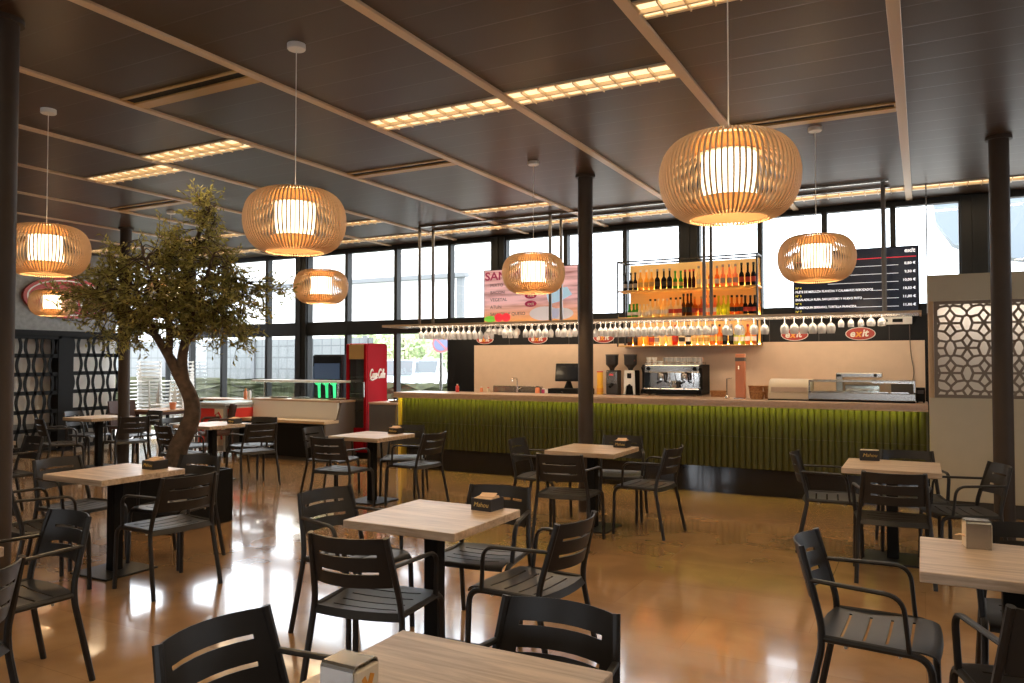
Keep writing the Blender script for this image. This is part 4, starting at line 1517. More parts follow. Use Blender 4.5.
def lattice_panel(wd, hg, name='geometric_lattice'):
    # rosettes of petal cells around star nodes
    seeds = []
    pitx, pitz = .30, .346
    for j in range(-1, 6):
        for i in range(-1, 6):
            cx_ = (i + (.5 if j % 2 else 0)) * pitx
            cz_ = j * pitz * .75
            for k in range(6):
                a = PI / 6 + k * PI / 3
                seeds.append((cx_ + .064 * math.cos(a), cz_ + .064 * math.sin(a)))
            for k in range(6):
                a = k * PI / 3
                if k in (0, 1, 2):
                    seeds.append((cx_ + .147 * math.cos(a), cz_ + .139 * math.sin(a)))
    mb = MB()
    bar = .012
    yb, yf = 0.0, -.02
    rim = .03
    for (sx, sz) in seeds:
        if not (-.2 < sx < wd + .2 and -.2 < sz < hg + .2): continue
        poly = [(rim, rim), (wd - rim, rim), (wd - rim, hg - rim), (rim, hg - rim)]
        inner = [(rim + .004, rim + .004), (wd - rim - .004, rim + .004), (wd - rim - .004, hg - rim - .004), (rim + .004, hg - rim - .004)]
        for (ox, oz) in seeds:
            dx, dz = ox - sx, oz - sz
            L_ = math.hypot(dx, dz)
            if L_ < 1e-4 or L_ > .5: continue
            nx, nz = dx / L_, dz / L_
            d0 = (sx + ox) / 2 * nx + (sz + oz) / 2 * nz
            poly = clip(poly, nx, nz, d0)
            inner = clip(inner, nx, nz, d0 - bar)
            if len(poly) < 3: break
        if len(poly) < 3: continue
        if len(inner) < 3:
            mb.prism(poly, 'y', yf, yb)
            continue
        # bars: quads between cell polygon and hole polygon via wedge sampling
        cx_ = sum(p[0] for p in inner) / len(inner); cz_ = sum(p[1] for p in inner) / len(inner)

        def hit(pl, a):
            ca, sa = math.cos(a), math.sin(a)
            best = None
            for i in range(len(pl)):
                p, q = pl[i], pl[(i + 1) % len(pl)]
                ex, ez = q[0] - p[0], q[1] - p[1]
                den = ca * ez - sa * ex
                if abs(den) < 1e-12: continue
                t = ((p[0] - cx_) * ez - (p[1] - cz_) * ex) / den
                u = ((p[0] - cx_) * sa - (p[1] - cz_) * ca) / den
                if t > 0 and -1e-6 <= u <= 1 + 1e-6 and (best is None or t < best): best = t
            return (cx_ + ca * (best or 0), cz_ + sa * (best or 0))
        angs = sorted(set([math.atan2(p[1] - cz_, p[0] - cx_) for p in inner + poly]))
        o_ = [hit(poly, a) for a in angs]; n_ = [hit(inner, a) for a in angs]
        m_ = len(angs)
        vs = [(p[0], yf, p[1]) for p in o_] + [(p[0], yf, p[1]) for p in n_] + [(p[0], yb, p[1]) for p in n_] + [(p[0], yb, p[1]) for p in o_]
        fs = []
        for i in range(m_):
            j = (i + 1) % m_
            fs += [(i, j, m_ + j, m_ + i), (m_ + i, m_ + j, 2 * m_ + j, 2 * m_ + i), (2 * m_ + i, 2 * m_ + j, 3 * m_ + j, 3 * m_ + i)]
        mb.add(vs, fs)
    mb.b2((0, yf - .006, 0), (rim + .001, yb, hg)); mb.b2((wd - rim - .001, yf - .006, 0), (wd, yb, hg))
    mb.b2((0, yf - .006, 0), (wd, yb, rim + .001)); mb.b2((0, yf - .006, hg - rim - .001), (wd, yb, hg))
    return mb.build(name, 'lattice', None, smooth=0)


lp = lattice_panel(1.02, 1.01)
lp.location = (PX0 + .052, PY + .035, 1.202)
tag(lp, 'grey geometric lattice panel in the partition, left of the right column', 'lattice panel', 'lattice panels')
l2 = lp.copy(); col.objects.link(l2)
l2.location = (PX0 + 1.08, PY + .035, 1.202)
tag(l2, 'grey geometric lattice panel in the partition, right of the right column', 'lattice panel', 'lattice panels')
area('partition_fill_light', (PX0 + 1.3, PY + .16, 2.20), (R(20), 0, 0), 2.4, .05, 7, (1.0, .88, .76))  # unseen lamp added inside the partition to brighten its backing
struct(MB().b2((PX0 + 2.1, PY + .02, 1.2), (PX1, PY + .36, 2.215)).build('trim_82', 'partition'))

# ------------------------------------------------------------------ left wall: oval sign and black screens
root = empty('oval_wall_sign', (XL + .03, 8.48, 2.73), 0, 'large red oval sign with white outline on the grey left wall', 'sign')


def ovx(a, b, x0_, x1_, n_=48):
    return MB().prism([(a * math.cos(2 * PI * k / n_), b * math.sin(2 * PI * k / n_)) for k in range(n_)], 'x', x0_, x1_)


ovx(.80, .37, -.03, .03).build('panel', 'red', root)
rg = MB()
for k in range(60):
    a, b_ = 2 * PI * k / 60, 2 * PI * (k + 1) / 60
    q = [(.74 * math.cos(a), .32 * math.sin(a)), (.74 * math.cos(b_), .32 * math.sin(b_)), (.715 * math.cos(b_), .298 * math.sin(b_)), (.715 * math.cos(a), .298 * math.sin(a))]
    rg.prism(q, 'x', .029, .033)
rg.build('outline', 'signwhite', root)
text('e', .52, (.033, -.42, .0), FACE_X, 'signwhite', root, 'letter', .002, 'CENTER', .2, .01)
text('x', .52, (.033, -.14, .0), FACE_X, 'orange', root, 'letter', .002, 'CENTER', .2, .01)
text('it', .52, (.033, .20, .0), FACE_X, 'signwhite', root, 'letter', .002, 'CENTER', .2, .01)


def wavy_screen(y0, y1, z0, z1, label, rows=6, cols=9):
    root = empty('lattice_screen', (-13.38, (y0 + y1) / 2, 0), 0, label, 'screen', 'black lattice screens')
    f = MB()
    hw_ = (y1 - y0) / 2
    f.b2((-.02, -hw_, z0), (.02, -hw_ + .05, z1)); f.b2((-.02, hw_ - .05, z0), (.02, hw_, z1))
    f.b2((-.02, -hw_, z1 - .05), (.02, hw_, z1)); f.b2((-.02, -hw_, z0), (.02, hw_, z0 + .05))
    f.b2((-.02, -hw_, 0), (.02, -hw_ + .06, z0)); f.b2((-.02, hw_ - .06, 0), (.02, hw_, z0))
    f.build('frame', 'black', root)
    g = MB()
    ph = (z1 - z0 - .06) / rows
    pw = (2 * hw_ - .06) / cols
    for r_ in range(rows + 1):
        zc = z0 + .03 + r_ * ph
        g.b2((-.008, -hw_ + .02, zc - .034), (.008, hw_ - .02, zc + .034))
    for c_ in range(cols + 1):
        yc = -hw_ + .03 + c_ * pw
        for r_ in range(rows):
            zb = z0 + .03 + r_ * ph
            sgn = 1 if (c_ + r_) % 2 else -1
            K = 8
            L_, Rr = [], []
            for k in range(K + 1):
                t = k / K
                off = sgn * pw * .24 * math.sin(PI * t)
                L_.append((yc + off - .024, zb + t * ph)); Rr.append((yc + off + .024, zb + t * ph))
            for k in range(K):
                g.prism([L_[k], Rr[k], Rr[k + 1], L_[k + 1]], 'x', -.008, .008)
    g.build('lattice', 'black', root, smooth=0)
    return root


wavy_screen(6.9, 8.19, .05, 2.03, 'black lens patterned screen on the left wall, nearer panel')
wavy_screen(8.36, 9.42, .05, 2.05, 'black lens patterned screen on the left wall, panel by the far column', 6, 7)
struct(MB().b2((XL, 8.19, 0), (XL + .34, 8.36, 2.06)).build('trim_90', 'black'))
struct(MB().b2((XL, 6.5, 2.03), (XL + .36, 9.45, 2.12)).build('trim_91', 'black'))
struct(MB().b2((XL, 6.6, .5), (XL + .02, 9.44, 2.03)).build('trim_92', 'backing'))
struct(MB().b2((XL, 6.45, 0), (XL + .34, 6.9, 2.06)).build('trim_93', 'black'))

# ------------------------------------------------------------------ olive tree
root = empty('planter_box', (-6.42, 5.10, 0), 0, 'square black planter box holding the olive tree', 'planter')
p = MB()
hw = .36
p.b2((-hw, -hw, 0), (hw, -hw + .025, .52), .003); p.b2((-hw, hw - .025, 0), (hw, hw, .52), .003)
p.b2((-hw, -hw + .025, 0), (-hw + .025, hw - .025, .52)); p.b2((hw - .025, -hw + .025, 0), (hw, hw - .025, .52))
p.build('walls', 'black', root)
MB().b2((-hw + .025, -hw + .025, .02), (hw - .025, hw - .025, .46)).build('soil', 'soil', root)

TR = empty('olive_tree', (-6.42, 5.12, .462), 0, 'leafy olive tree with twisted trunk in the black planter', 'tree')
RT = Vector((.882, .471, 0)); FW = Vector((-.471, .882, 0))
PXM = .00985      # metres per photo pixel at the tree
rnd = random.Random(11)


def tp(px, py, dep=0.0):
    return RT * ((px - 180) * PXM) + FW * dep + Vector((0, 0, (473 - py) * PXM))


trunk = spline([tp(180, 473), tp(177, 458), tp(179, 444), tp(186, 430), tp(192, 414), tp(191, 398), tp(184, 382), tp(176, 368)], 6)
tb = MB()
tb.tube(trunk, [.105 - .045 * (i / (len(trunk) - 1)) + (.05 * max(0, 1 - i / 5)) for i in range(len(trunk))], 12)
limbs = [
    ([(176, 368), (168, 352), (158, 335), (148, 312), (140, 290)], -.1, .055),
    ([(184, 382), (181, 362), (183, 342), (186, 320), (182, 290), (186, 258), (196, 228), (205, 205)], .05, .058),
    ([(183, 342), (196, 325), (210, 305), (225, 290), (240, 280)], .15, .04),
    ([(168, 352), (172, 330), (170, 305), (160, 275), (155, 255)], -.3, .038),
    ([(186, 320), (200, 300), (212, 275), (222, 255)], -.25, .034),
    ([(158, 335), (138, 325), (115, 310), (95, 295)], .1, .032),
    ([(186, 330), (180, 305), (170, 285), (165, 262)], .45, .034),
]
nodes_ = []
for pts, dep, r0 in limbs:
    P = [tp(x, y, dep * (i / (len(pts) - 1)) ** 1.0) for i, (x, y) in enumerate(pts)]
    S = spline(P, 5)
    tb.tube(S, [r0 * (1 - .8 * i / (len(S) - 1)) for i in range(len(S))], 8)
    nodes_ += S[len(S) // 3:]
tb.build('trunk', 'bark', TR, smooth=60)
# crown: twig targets (photo outline), denser to the middle
blobs = [(150, 290, 52, 42, 46), (190, 280, 45, 48, 50), (120, 300, 34, 34, 26), (215, 305, 36, 34, 26), (170, 312, 55, 24, 34), (130, 265, 26, 24, 14), (200, 235, 13, 28, 14),
         (178, 250, 26, 18, 16), (205, 205, 9, 14, 7), (245, 290, 22, 22, 11), (100, 290, 24, 22, 12), (232, 268, 16, 16, 7), (155, 328, 30, 14, 9), (225, 322, 22, 13, 9), (110, 322, 26, 12, 8), (78, 295, 14, 8, 4), (268, 285, 12, 14, 4)]
tw = MB()
lf = MB()


def leaf(pos, d, size):
    up = Vector((rnd.uniform(-1, 1), rnd.uniform(-1, 1), rnd.uniform(.1, 1)))
    s_ = d.cross(up)
    if s_.length < .01: return
    s_.normalize()
    nn = s_.cross(d).normalized()
    w_ = size * .16
    a = pos
    b = pos + d * size * .5 + s_ * w_ + nn * size * .03
    c = pos + d * size - nn * size * .06
    e = pos + d * size * .5 - s_ * w_ + nn * size * .03
    lf.add([a, b, c, e], [(0, 1, 2), (0, 2, 3)])


for (bx, by, rx, ry, cnt) in blobs:
    for _ in range(int(cnt * 1.4)):
        while True:
            q = Vector((rnd.uniform(-1, 1), rnd.uniform(-1, 1), rnd.uniform(-1, 1)))
            if q.length <= 1: break
        t = tp(bx + q.x * rx, by + q.y * ry, q.z * max(rx, ry) * PXM * 1.0)
        nd = min(nodes_, key=lambda n_: (n_ - t).length + rnd.uniform(0, .12))
        mid = (nd + t) / 2 + Vector((rnd.uniform(-.07, .07), rnd.uniform(-.07, .07), rnd.uniform(-.02, .1)))
        tip = t + (t - mid).normalized() * .12
        S = spline([nd, mid, t, tip], 4)
        tw.tube(S, [.008 * (1 - .8 * i / (len(S) - 1)) for i in range(len(S))], 4, caps=False)
        for b in range(4):
            i = rnd.randint(len(S) // 2 - 1, len(S) - 2)
            st = S[i]
            dd = ((S[i + 1] - S[i]).normalized() + Vector((rnd.uniform(-1, 1), rnd.uniform(-1, 1), rnd.uniform(-.5, .9))) * .9).normalized()
            ln = rnd.uniform(.12, .24)
            en = st + dd * ln + Vector((0, 0, rnd.uniform(-.03, .04)))
            tw.tube([st, (st + en) / 2 + Vector((0, 0, .01)), en], [.003, .0025, .0015], 3, caps=False)
            for k in range(11):
                u = k / 10
                pos = st.lerp(en, u)
                ld_ = (dd * .7 + Vector((rnd.uniform(-1, 1), rnd.uniform(-1, 1), rnd.uniform(-.8, .9)))).normalized()
                leaf(pos, ld_, rnd.uniform(.042, .07))
tw.build('twigs', 'bark', TR, smooth=0, fixn=False)
fo = lf.build('foliage', 'leaf', TR, smooth=0, fixn=False)

# ------------------------------------------------------------------ self service area at the left end
root = empty('buffet_counter', (-9.2, 9.62, 0), 0, 'dark self service buffet counter with glass guard and pale wood ledges', 'buffet counter')
x0, x1 = -.98, .98
prof = [(-.40, 0.06), (-.40, .60), (-.12, .66), (-.02, .92), (.40, .92), (.40, .06)]
for s_, nm in ((x0, 0), (x1 - .03, 1)):
    MB().prism(prof, 'x', s_, s_ + .03).build('side_panel', 'greybrown', root)
MB().b2((x0 + .03, -.38, .06), (x1 - .03, .38, .58)).build('carcass', 'black', root)
MB().b2((x0 - .01, -.44, .60), (x1 + .01, -.10, .645), .004).build('front_ledge', 'light_wood', root)
MB().b2((x0 + .03, -.09, .58), (x1 - .03, -.05, .92)).build('well_wall', 'white', root)
area('well_fill_light', (-.1, -.0, 1.23), (R(-35), 0, 0), 1.7, .05, 9, (1.0, .95, .88), root)  # lamp added under the guard shelf to brighten the well wall
MB().b2((x0, -.08, .921), (x1 + .01, .41, .955), .004).build('serving_top', 'counter', root)
MB().b2((x0 + .05, -.36, 0), (x1 - .05, .36, .06)).build('plinth', 'plinth', root)
for x in (x0 + .05, x1 - .25):
    MB().tube([(x, .18, .955), (x, .18, 1.24)], .014, 8).build('guard_post', 'steel', root)
MB().b2((x0 - .05, -.02, 1.235), (x1 - .1, .34, 1.27), .004).build('guard_shelf', 'white', root)
MB().box(((x0 + x1) / 2 - .08, -.035, 1.10), (x1 - x0 - .25, .006, .27), 0, 0, R(-8)).build('guard_glass', 'vitrine', root)
MB().b2((x0, -.02, .975), (x1 - .15, .0, .99)).build('guard_rail', 'steel', root)
for i, (x, y, lab) in enumerate([(-.5, .1, 'left serving dish on the buffet counter'), (-.05, .12, 'middle serving dish on the buffet counter'), (.75, .12, 'right wooden serving board on the buffet counter')]):
    o = MB().lathe([(.12, 0), (.16, .025), (.155, .025), (.115, .006)], 20).build('serving_dish', 'light_wood' if i != 1 else 'white', None, (-9.2 + x, 9.62 + y, .9555))
    tag(o, lab, 'dish', 'serving dishes')

# ice cream chest freezer
root = empty('chest_freezer', (-10.45, 9.35, 0), 0, 'grey chest freezer with red ice cream panels left of the buffet', 'freezer')
MB().b2((-.33, -.42, .10), (.33, .42, .84), .02).build('body', 'freezer', root)
MB().b2((-.35, -.44, .84), (.35, .44, .90), .012).build('lid_frame', 'freezer', root)
MB().b2((-.30, -.38, .895), (.30, .38, .905)).build('lid_glass', 'vitrine', root)
MB().b2((-.28, -.426, .20), (.10, -.419, .80)).build('red_panel', 'flagred', root)
MB().b2((.10, -.427, .20), (.30, -.419, .80)).build('pale_panel', 'paper', root)
MB().b2((.327, -.36, .58), (.336, .36, .80)).build('red_panel', 'flagred', root)
MB().b2((.327, -.40, .12), (.334, .40, .50)).build('side_grille', 'darkgrey', root)
hp = [(-.10 + .085 * (16 * math.sin(t) ** 3) / 16, .50 + .085 * (13 * math.cos(t) - 5 * math.cos(2 * t) - 2 * math.cos(3 * t) - math.cos(4 * t)) / 16) for t in [2 * PI * k / 40 for k in range(41)]]
MB().tube([(x, -.43, z) for x, z in hp], .011, 6).build('heart_mark', 'signwhite', root)
hp2 = [(-.10 + .045 * (16 * math.sin(t) ** 3) / 16, .50 + .045 * (13 * math.cos(t) - 5 * math.cos(2 * t) - 2 * math.cos(3 * t) - math.cos(4 * t)) / 16) for t in [2 * PI * k / 40 for k in range(41)]]
MB().tube([(x, -.43, z) for x, z in hp2], .008, 6).build('heart_mark', 'signwhite', root)
MB().tube([(x, -.43, z) for x, z in [(.12, .30), (.12, .70), (.20, .74), (.26, .66), (.24, .50), (.28, .30)]], .016, 6).build('picture_mark', 'flagred', root)
for x in (-.27, .27):
    for y in (-.34, .34): MB().lathe([(.035, 0), (.035, .10)], 10, (x, y, 0)).build('caster', 'black', root)

# red drinks fridge
root = empty('drinks_fridge', (-8.18, 10.17, 0), 0, 'tall red retro drinks fridge with glass door and white script', 'fridge')
hw, hd, hh = .21, .28, 1.88
def rbox(x0, x1, z0, z1, r, n_=6):
    pts = []
    for (cx_, cz_, a0) in ((x1 - r, z1 - r, 0), (x0 + r, z1 - r, 90)):
        for k in range(n_ + 1):
            a = R(a0 + 90 * k / n_)
            pts.append((cx_ + r * math.cos(a), cz_ + r * math.sin(a)))
    return pts + [(x0, z0), (x1, z0)]
MB().prism(rbox(-hd + .05, hd, .10, hh, .07), 'x', -hw, hw).build('cabinet', 'cokered', root)
MB().b2((-hw + .01, -hd + .08, 0), (hw - .01, hd - .02, .10)).build('plinth', 'black', root)
dr = MB()
dr.b2((-hw, -hd, .14), (-hw + .055, -hd + .05, hh - .01), .012); dr.b2((hw - .055, -hd, .14), (hw, -hd + .05, hh - .01), .012)
dr.b2((-hw, -hd, .14), (hw, -hd + .05, .50), .006)
dr.build('door_frame', 'cokered', root)
MB().b2((-hw + .056, -hd + .012, 1.62), (hw - .056, -hd + .05, hh - .02), .004).build('header_panel', 'brass', root)
MB().b2((-hw + .056, -hd + .02, .50), (hw - .056, -hd + .026, 1.62)).build('door_glass', 'vitrine', root)
MB().b2((-hw + .056, -hd + .045, .50), (hw - .056, -hd + .049, 1.62)).build('interior', 'boxblack', root)
for z in (.78, 1.05, 1.32):
    MB().b2((-hw + .058, -hd + .03, z), (hw - .058, -hd + .044, z + .012)).build('shelf', 'steel', root)
MB().b2((hw - .045, -hd - .03, 1.0), (hw - .02, -hd, 1.25), .006).build('handle', 'steel', root)
# white script on the +X side
S2 = [
    [(.10, .16), (.085, .19), (.05, .20), (.015, .16), (.005, .09), (.03, .03), (.07, .02), (.11, .06)],
    [(.15, .11), (.125, .10), (.12, .05), (.145, .02), (.17, .05), (.165, .10), (.15, .11), (.19, .10)],
    [(.235, .095), (.21, .11), (.19, .07), (.20, .025), (.235, .03), (.255, .06)],
    [(.30, .10), (.275, .11), (.255, .06), (.27, .02), (.295, .045), (.31, .11), (.305, .04), (.325, .02)],
    [(.335, .075), (.375, .075)],
    [(.48, .16), (.46, .20), (.42, .20), (.385, .15), (.38, .08), (.41, .02), (.45, .02), (.49, .06)],
    [(.52, .11), (.495, .10), (.49, .05), (.515, .02), (.54, .05), (.535, .10), (.52, .11), (.555, .11)],
    [(.555, .05), (.59, .15), (.585, .20), (.565, .18), (.56, .06), (.58, .02), (.61, .06)],
    [(.655, .10), (.63, .11), (.61, .06), (.625, .02), (.65, .045), (.665, .11), (.66, .04), (.685, .02)],
    [(.02, .0), (.10, -.03), (.22, -.01), (.34, .02)],
]
sm = MB()
for st in S2:
    P = spline([Vector((hw + .002, -.19 + p[0] * .58 + p[1] * .16, 1.30 + p[1] * .75)) for p in st], 4)
    sm.tube(P, .013, 6)
sm.build('script_lettering', 'signwhite', root, smooth=60)

# energy drink fridge
root = empty('energy_drinks_fridge', (-8.98, 10.30, 0), 0, 'black glass fridge with glowing green claw marks behind the buffet', 'fridge')
MB().b2((-.33, -.17, .02), (.33, .2, 1.70), .01).build('cabinet', 'black', root)
MB().b2((-.32, -.20, .10), (.32, -.172, 1.68), .006).build('door', 'blackgloss', root)
MB().b2((-.28, -.206, 1.28), (.28, -.2005, 1.55)).build('lit_panel', 'coolled', root)
MB().b2((-.31, -.207, .14), (-.295, -.2005, 1.5)).build('edge_light', 'coolled', root)
for x0_ in (-.17, .0, .17):
    c = MB()
    pts = [(x0_ - .10, 1.20), (x0_ - .02, 1.27), (x0_ + .07, 1.25), (x0_ + .03, 1.18), (x0_ + .035, .95), (x0_ + .055, .62), (x0_ + .02, .50), (x0_ - .02, .66), (x0_ - .015, .95), (x0_ - .03, 1.17)]
    c.prism(pts, 'y', -.208, -.2005)
    c.build('claw_mark', 'clawgreen', root, smooth=0)

# steel unit
root = empty('steel_cabinet', (-7.44, 9.95, 0), 0, 'stainless steel cabinet between the red fridge and the bar end', 'cabinet')
MB().b2((-.27, -.3, .08), (.27, .3, .91), .006).build('body', 'steel', root)
MB().b2((-.28, -.31, .91), (.28, .31, .94), .004).build('worktop', 'counter', root)
MB().b2((-.25, -.306, .14), (.25, -.3, .86), .003).build('door', 'steel', root)
MB().b2((.18, -.325, .45), (.2, -.306, .62), .003).build('handle', 'chrome', root)
MB().b2((-.25, -.27, 0), (.25, .28, .08)).build('plinth', 'plinth', root)
o = tag(MB().lathe([(.13, 0), (.17, .035), (.165, .035), (.125, .006)], 24).build('steel_tray', 'chrome', None, (-7.33, 9.9, .9405)), 'round steel tray on the stainless cabinet', 'tray')

# high table by the left windows and its condiments
root = empty('high_table', (-11.15, 10.05, 0), 0, 'narrow high wooden table along the left windows', 'table')
MB().b2((-.75, -.22, .87), (.75, .22, .905), .004).build('tabletop', 'terrawood', root)
for x in (-.66, .66):
    for y in (-.17, .17): MB().b2((x - .02, y - .02, 0), (x + .02, y + .02, .87)).build('leg', 'black', root)
jar('sauce_bottle', 'orange sauce bottle on the high table by the windows', 'bottle', -10.78, 9.98, .9055, .19, .03, 'coral', 'orange', 'sauce bottles', .5)
jar('sauce_bottle', 'white sauce bottle with dark cap on the high table', 'bottle', -10.68, 9.98, .9055, .19, .03, 'white', 'boxblack', 'sauce bottles', .6)


# brown wicker chairs and their table
def make_wicker():
    root = empty('wicker_chair')
    MB().box((0, .02, .43), (.48, .46, .06), .015).build('seat', 'wicker', root)
    MB().grid(lambda u, z: (u * .25, -.21 - .09 * (z - .45) / .45 + .04 * u * u, z), [-1, -.5, 0, .5, 1], [.45, .6, .75, .88], None, .03).build('backrest', 'wicker', root)
    for sx in (-1, 1):
        for y in (-.19, .21):
            MB().tube([(sx * .215, y, .42), (sx * .225, y * 1.08, 0)], .018, 8).build('leg', 'wicker', root)
        MB().tube(fillet([(sx * .25, -.24, .66), (sx * .26, .18, .66), (sx * .24, .21, .42)], .06), .02, 8).build('armrest', 'wicker', root)
    return root


wk = make_wicker()
WK = [(-10.05, 8.72, 150, 'dark brown wicker armchair with tall back right of the tree trunk'), (-12.36, 8.80, -95, 'dark brown wicker armchair left of the tree trunk'),
      (-10.95, 9.45, 175, 'dark brown wicker armchair before the high table by the window')]
for i, (x, y, a, lab) in enumerate(WK):
    o = wk if i == 0 else copy_tree(wk)
    o.location = (x, y, 0); o.rotation_euler = (0, 0, R(a))
    tag(o, lab, 'chair', 'brown wicker armchairs')
root = empty('dark_table', (-11.72, 9.02, 0), 0, 'dark topped table behind the tree trunk near the white chairs', 'table')
MB().box((0, 0, .735), (.68, .68, .03), .004).build('tabletop', 'terrawood', root)
for x in (-.3, .3):
    for y in (-.3, .3): MB().b2((x - .02, y - .02, 0), (x + .02, y + .02, .72)).build('leg', 'black', root)
MB().b2((-.33, -.33, .67), (.33, .33, .72)).build('apron', 'wicker', root)
o = tag(MB().lathe([(.045, 0), (.055, .11), (.05, .11), (.042, .006)], 16).build('flower_pot', 'coral', None, (-11.5, 9.02, .7505)), 'small orange pot on the dark topped table', 'pot')
MB().lathe([(.056, .1), (.06, .1), (.06, .12), (.05, .12)], 16, caps=False).build('rim', 'coral', o)


def make_white_chair():
    root = empty('white_chair')
    MB().grid(lambda u, y: (u * .22, y, .44 - .015 * (1 - u * u)), [-1, -.5, 0, .5, 1], [-.2, -.05, .1, .22], None, .008).build('seat', 'white', root)
    b = MB()
    for z in (.56, .64, .72, .80):
        b.tube([(-.23, -.17, z), (-.2, -.27, z), (-.1, -.31, z), (0, -.32, z), (.1, -.31, z), (.2, -.27, z), (.23, -.17, z)], .012, 6)
    b.build('backrest', 'white', root)
    for sx in (-1, 1):
        MB().tube([(sx * .25, -.26, 0), (sx * .22, -.2, .44), (sx * .205, -.26, .82)], .013, 6).build('leg', 'white', root)
        MB().tube([(sx * .25, .24, 0), (sx * .22, .2, .44)], .013, 6).build('leg', 'white', root)
    return root


wc = make_white_chair()
first = True
for si, (x, y, a, n_, word) in enumerate([(-13.33, 9.82, 205, 12, 'left'), (-12.86, 10.16, 170, 12, 'middle'), (-12.42, 9.62, 165, 6, 'right')]):
    for k in range(n_):
        o = wc if first else copy_tree(wc)
        first = False
        o.location = (x - .004 * k, y, .07 * k); o.rotation_euler = (0, 0, R(a))
        nm = ['lowest', 'second lowest', 'third', 'fourth', 'fifth', 'sixth', 'seventh', 'eighth', 'ninth', 'tenth', 'eleventh', 'twelfth'][k]
        if k == n_ - 1: nm = 'topmost'
        tag(o, 'white chair, %s in the %s stack behind the tree trunk' % (nm if k in (0, 1) or nm == 'topmost' else nm + ' from below', word), 'chair', 'stacked white chairs')

# ------------------------------------------------------------------ outside
struct(MB().b2((-60, YB + .13, -.25), (40, 60, -.05)).build('ground', 'ground'))
tag(MB().b2((-34, 12.2, -.05), (-9.5, 15.2, .02)).build('lawn', 'lawn'), 'green lawn strip outside the left windows', 'lawn', None, 'stuff')


def blockhedge(x0, x1, y, h_, d_, seed, label):
    rn = random.Random(seed)
    bm = bmesh.new()
    bmesh.ops.create_cube(bm, size=1)
    bmesh.ops.scale(bm, vec=(x1 - x0, d_, h_), verts=bm.verts)
    bmesh.ops.subdivide_edges(bm, edges=bm.edges[:], cuts=14, use_grid_fill=True)
    for v in bm.verts:
        if v.co.z > -h_ * .45:
            v.co += Vector((rn.uniform(-.1, .1), rn.uniform(-.1, .1), rn.uniform(-.12, .12)))
    me = bpy.data.meshes.new('hedge'); bm.to_mesh(me); bm.free()
    me.materials.append(M['hedge'])
    o = bpy.data.objects.new('hedge', me); col.objects.link(o)
    o.location = ((x0 + x1) / 2, y, h_ / 2 - .05)
    return tag(o, label, 'hedge', 'hedges outside')


blockhedge(-24, -12.6, 15.6, 1.05, .8, 4, 'low green hedge outside the left windows before the pale wall')
blockhedge(-12.4, -6.0, 15.6, 1.0, .6, 5, 'dark low hedge outside in front of the parked cars')
MB_ = MB().b2((-34, 17.0, 0), (-13.6, 17.2, 2.25))
o = tag(MB_.build('pale_clad_fence', 'fence'), 'pale grid clad fence wall outside the left windows', 'fence')
for i, x in enumerate((-30, -26, -22, -18, -13.7)):
    MB().b2((x - .06, 16.92, 0), (x + .06, 17.0, 2.3)).build('post', 'eave', o)
root = empty('white_building', (-31, 39, 0), 0, 'overexposed white building with grey eave line outside', 'building')
MB().b2((-26, 0, 0), (7, 8, 11)).build('wall', 'render', root)
MB().b2((-26.3, -.5, 6.6), (7.3, 0, 6.85)).build('eave', 'eave', root)
MB().b2((6.6, -.3, 0), (7.0, 0, 6.6)).build('downpipe', 'eave', root)
for k in range(5):
    MB().b2((-22 + k * 5, -.05, 1.0), (-19.8 + k * 5, .02, 3.0)).build('window', 'carglass', root)


def car(x, y, rz, paint, label):
    root = empty('car', (x, y, -.05), R(rz), label, 'car', 'parked cars')
    bod = [(-2.1, .28), (-2.12, .62), (-2.0, .86), (-1.2, .95), (1.2, .95), (1.95, .80), (2.1, .55), (2.08, .28)]
    MB().prism(bod, 'y', -.85, .85).build('body', paint, root)
    MB().prism([(-1.75, .93), (-1.25, 1.45), (.35, 1.47), (1.15, .95)], 'y', -.74, .74).build('roof', paint, root)
    g = MB()
    g.prism([(-1.55, .97), (-1.2, 1.38), (-.45, 1.40), (-.45, .97)], 'y', -.752, .752); g.prism([(-.38, .97), (-.38, 1.40), (.28, 1.40), (.92, .97)], 'y', -.752, .752)
    g.build('side_window', 'carglass', root)
    MB().prism([(.42, 1.43), (.46, 1.45), (1.15, .98), (1.1, .96)], 'y', -.66, .66).build('windscreen', 'carglass', root)
    for xx in (-1.3, 1.3):
        for yy in (-.80, .80):
            wv = MB().lathe([(.2, -.1), (.32, -.1), (.32, .1), (.2, .1)], 20)
            wheel = wv.build('wheel', 'tyre', root, (xx, yy, .32), (R(90), 0, 0))
            MB().lathe([(.2, -.09), (.2, .09)], 16).build('hub', 'chrome', wheel)
    for yy in (-.6, .6):
        MB().b2((2.02, yy - .16, .58), (2.1, yy + .16, .72), .01).build('headlight', 'white', root)
    root.scale = (1.12, 1.12, 1.15)
    return root


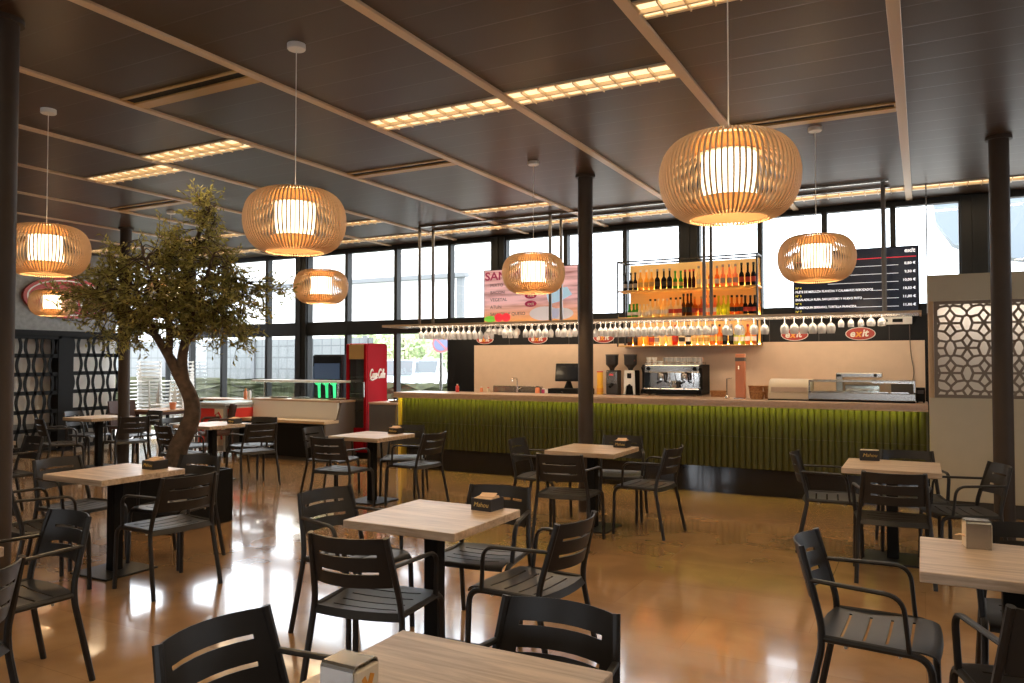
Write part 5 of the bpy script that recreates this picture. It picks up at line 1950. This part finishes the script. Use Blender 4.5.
car(-18.3, 24.5, -58, 'carpaint', 'silver blue car parked outside, seen just right of the red fridge')
car(-21.4, 31.0, -64, 'carwhite', 'white car parked outside, seen below the no parking sign')
root = empty('no_parking_sign', (-8.83, 13.4, -.05), R(28), 'round blue and red no parking sign outside the window', 'road sign')
MB().tube([(0, .03, 0), (0, .03, 2.25)], .03, 8).build('post', 'steel', root)
MB().lathe([(.19, -.01), (.19, .01)], 28).build('red_ring', 'signred', root, (0, 0, 2.0), (R(90), 0, 0))
MB().lathe([(.145, .0), (.145, .016)], 28).build('blue_disc', 'signblue', root, (0, 0, 2.0), (R(90), 0, 0))
MB().box((0, -.018, 0), (.30, .004, .035)).build('red_bar', 'signred', root, (0, 0, 2.0), (0, R(45), 0))


def street_tree(x, y, h_, r, seed, label):
    rn = random.Random(seed)
    root = empty('street_tree', (x, y, -.05), 0, label, 'tree', 'trees outside')
    MB().tube([(0, 0, 0), (.1, 0, h_ * .4), (0, .1, h_ * .75)], [.13, .1, .05], 8).build('trunk', 'bark', root)
    m = MB()
    for k in range(900):
        d = Vector((rn.gauss(0, 1), rn.gauss(0, 1), rn.gauss(0, .8))).normalized() * r * rn.uniform(.4, 1) ** .6
        c = Vector((0, 0, h_ * .68)) + d
        a = Vector((rn.uniform(-1, 1), rn.uniform(-1, 1), rn.uniform(-1, 1))).normalized() * .16
        b = a.cross(Vector((rn.uniform(-1, 1), rn.uniform(-1, 1), rn.uniform(-1, 1)))).normalized() * .10
        m.add([c - a, c + b, c + a, c - b], [(0, 1, 2, 3)])
    m.build('foliage', 'treeleaf', root, smooth=0, fixn=False)


street_tree(-26.0, 35.5, 3.8, 1.5, 1, 'pale green street tree outside, seen right of the red fridge')
street_tree(-22.6, 35.5, 3.7, 1.5, 2, 'pale green street tree outside above the no parking sign')
street_tree(-29.5, 35.5, 3.6, 1.5, 3, 'pale green street tree outside behind the red fridge')
root = empty('curved_canopy', (2.2, 15.5, 0), 0, 'blue grey curved canopy outside above the lattice partition', 'canopy')
MB().prism([(-2.0, 4.45), (-1.95, 4.05), (-1.7, 3.65), (-1.3, 3.45), (-.6, 3.3), (3, 3.25), (3, 5.6), (-2.0, 5.6)], 'y', 0, .5).build('fascia', 'canopyblue', root)
for x in (-.4, 2.6):
    MB().b2((x - .1, .1, -.05), (x + .1, .3, 3.3)).build('post', 'canopyblue', root)
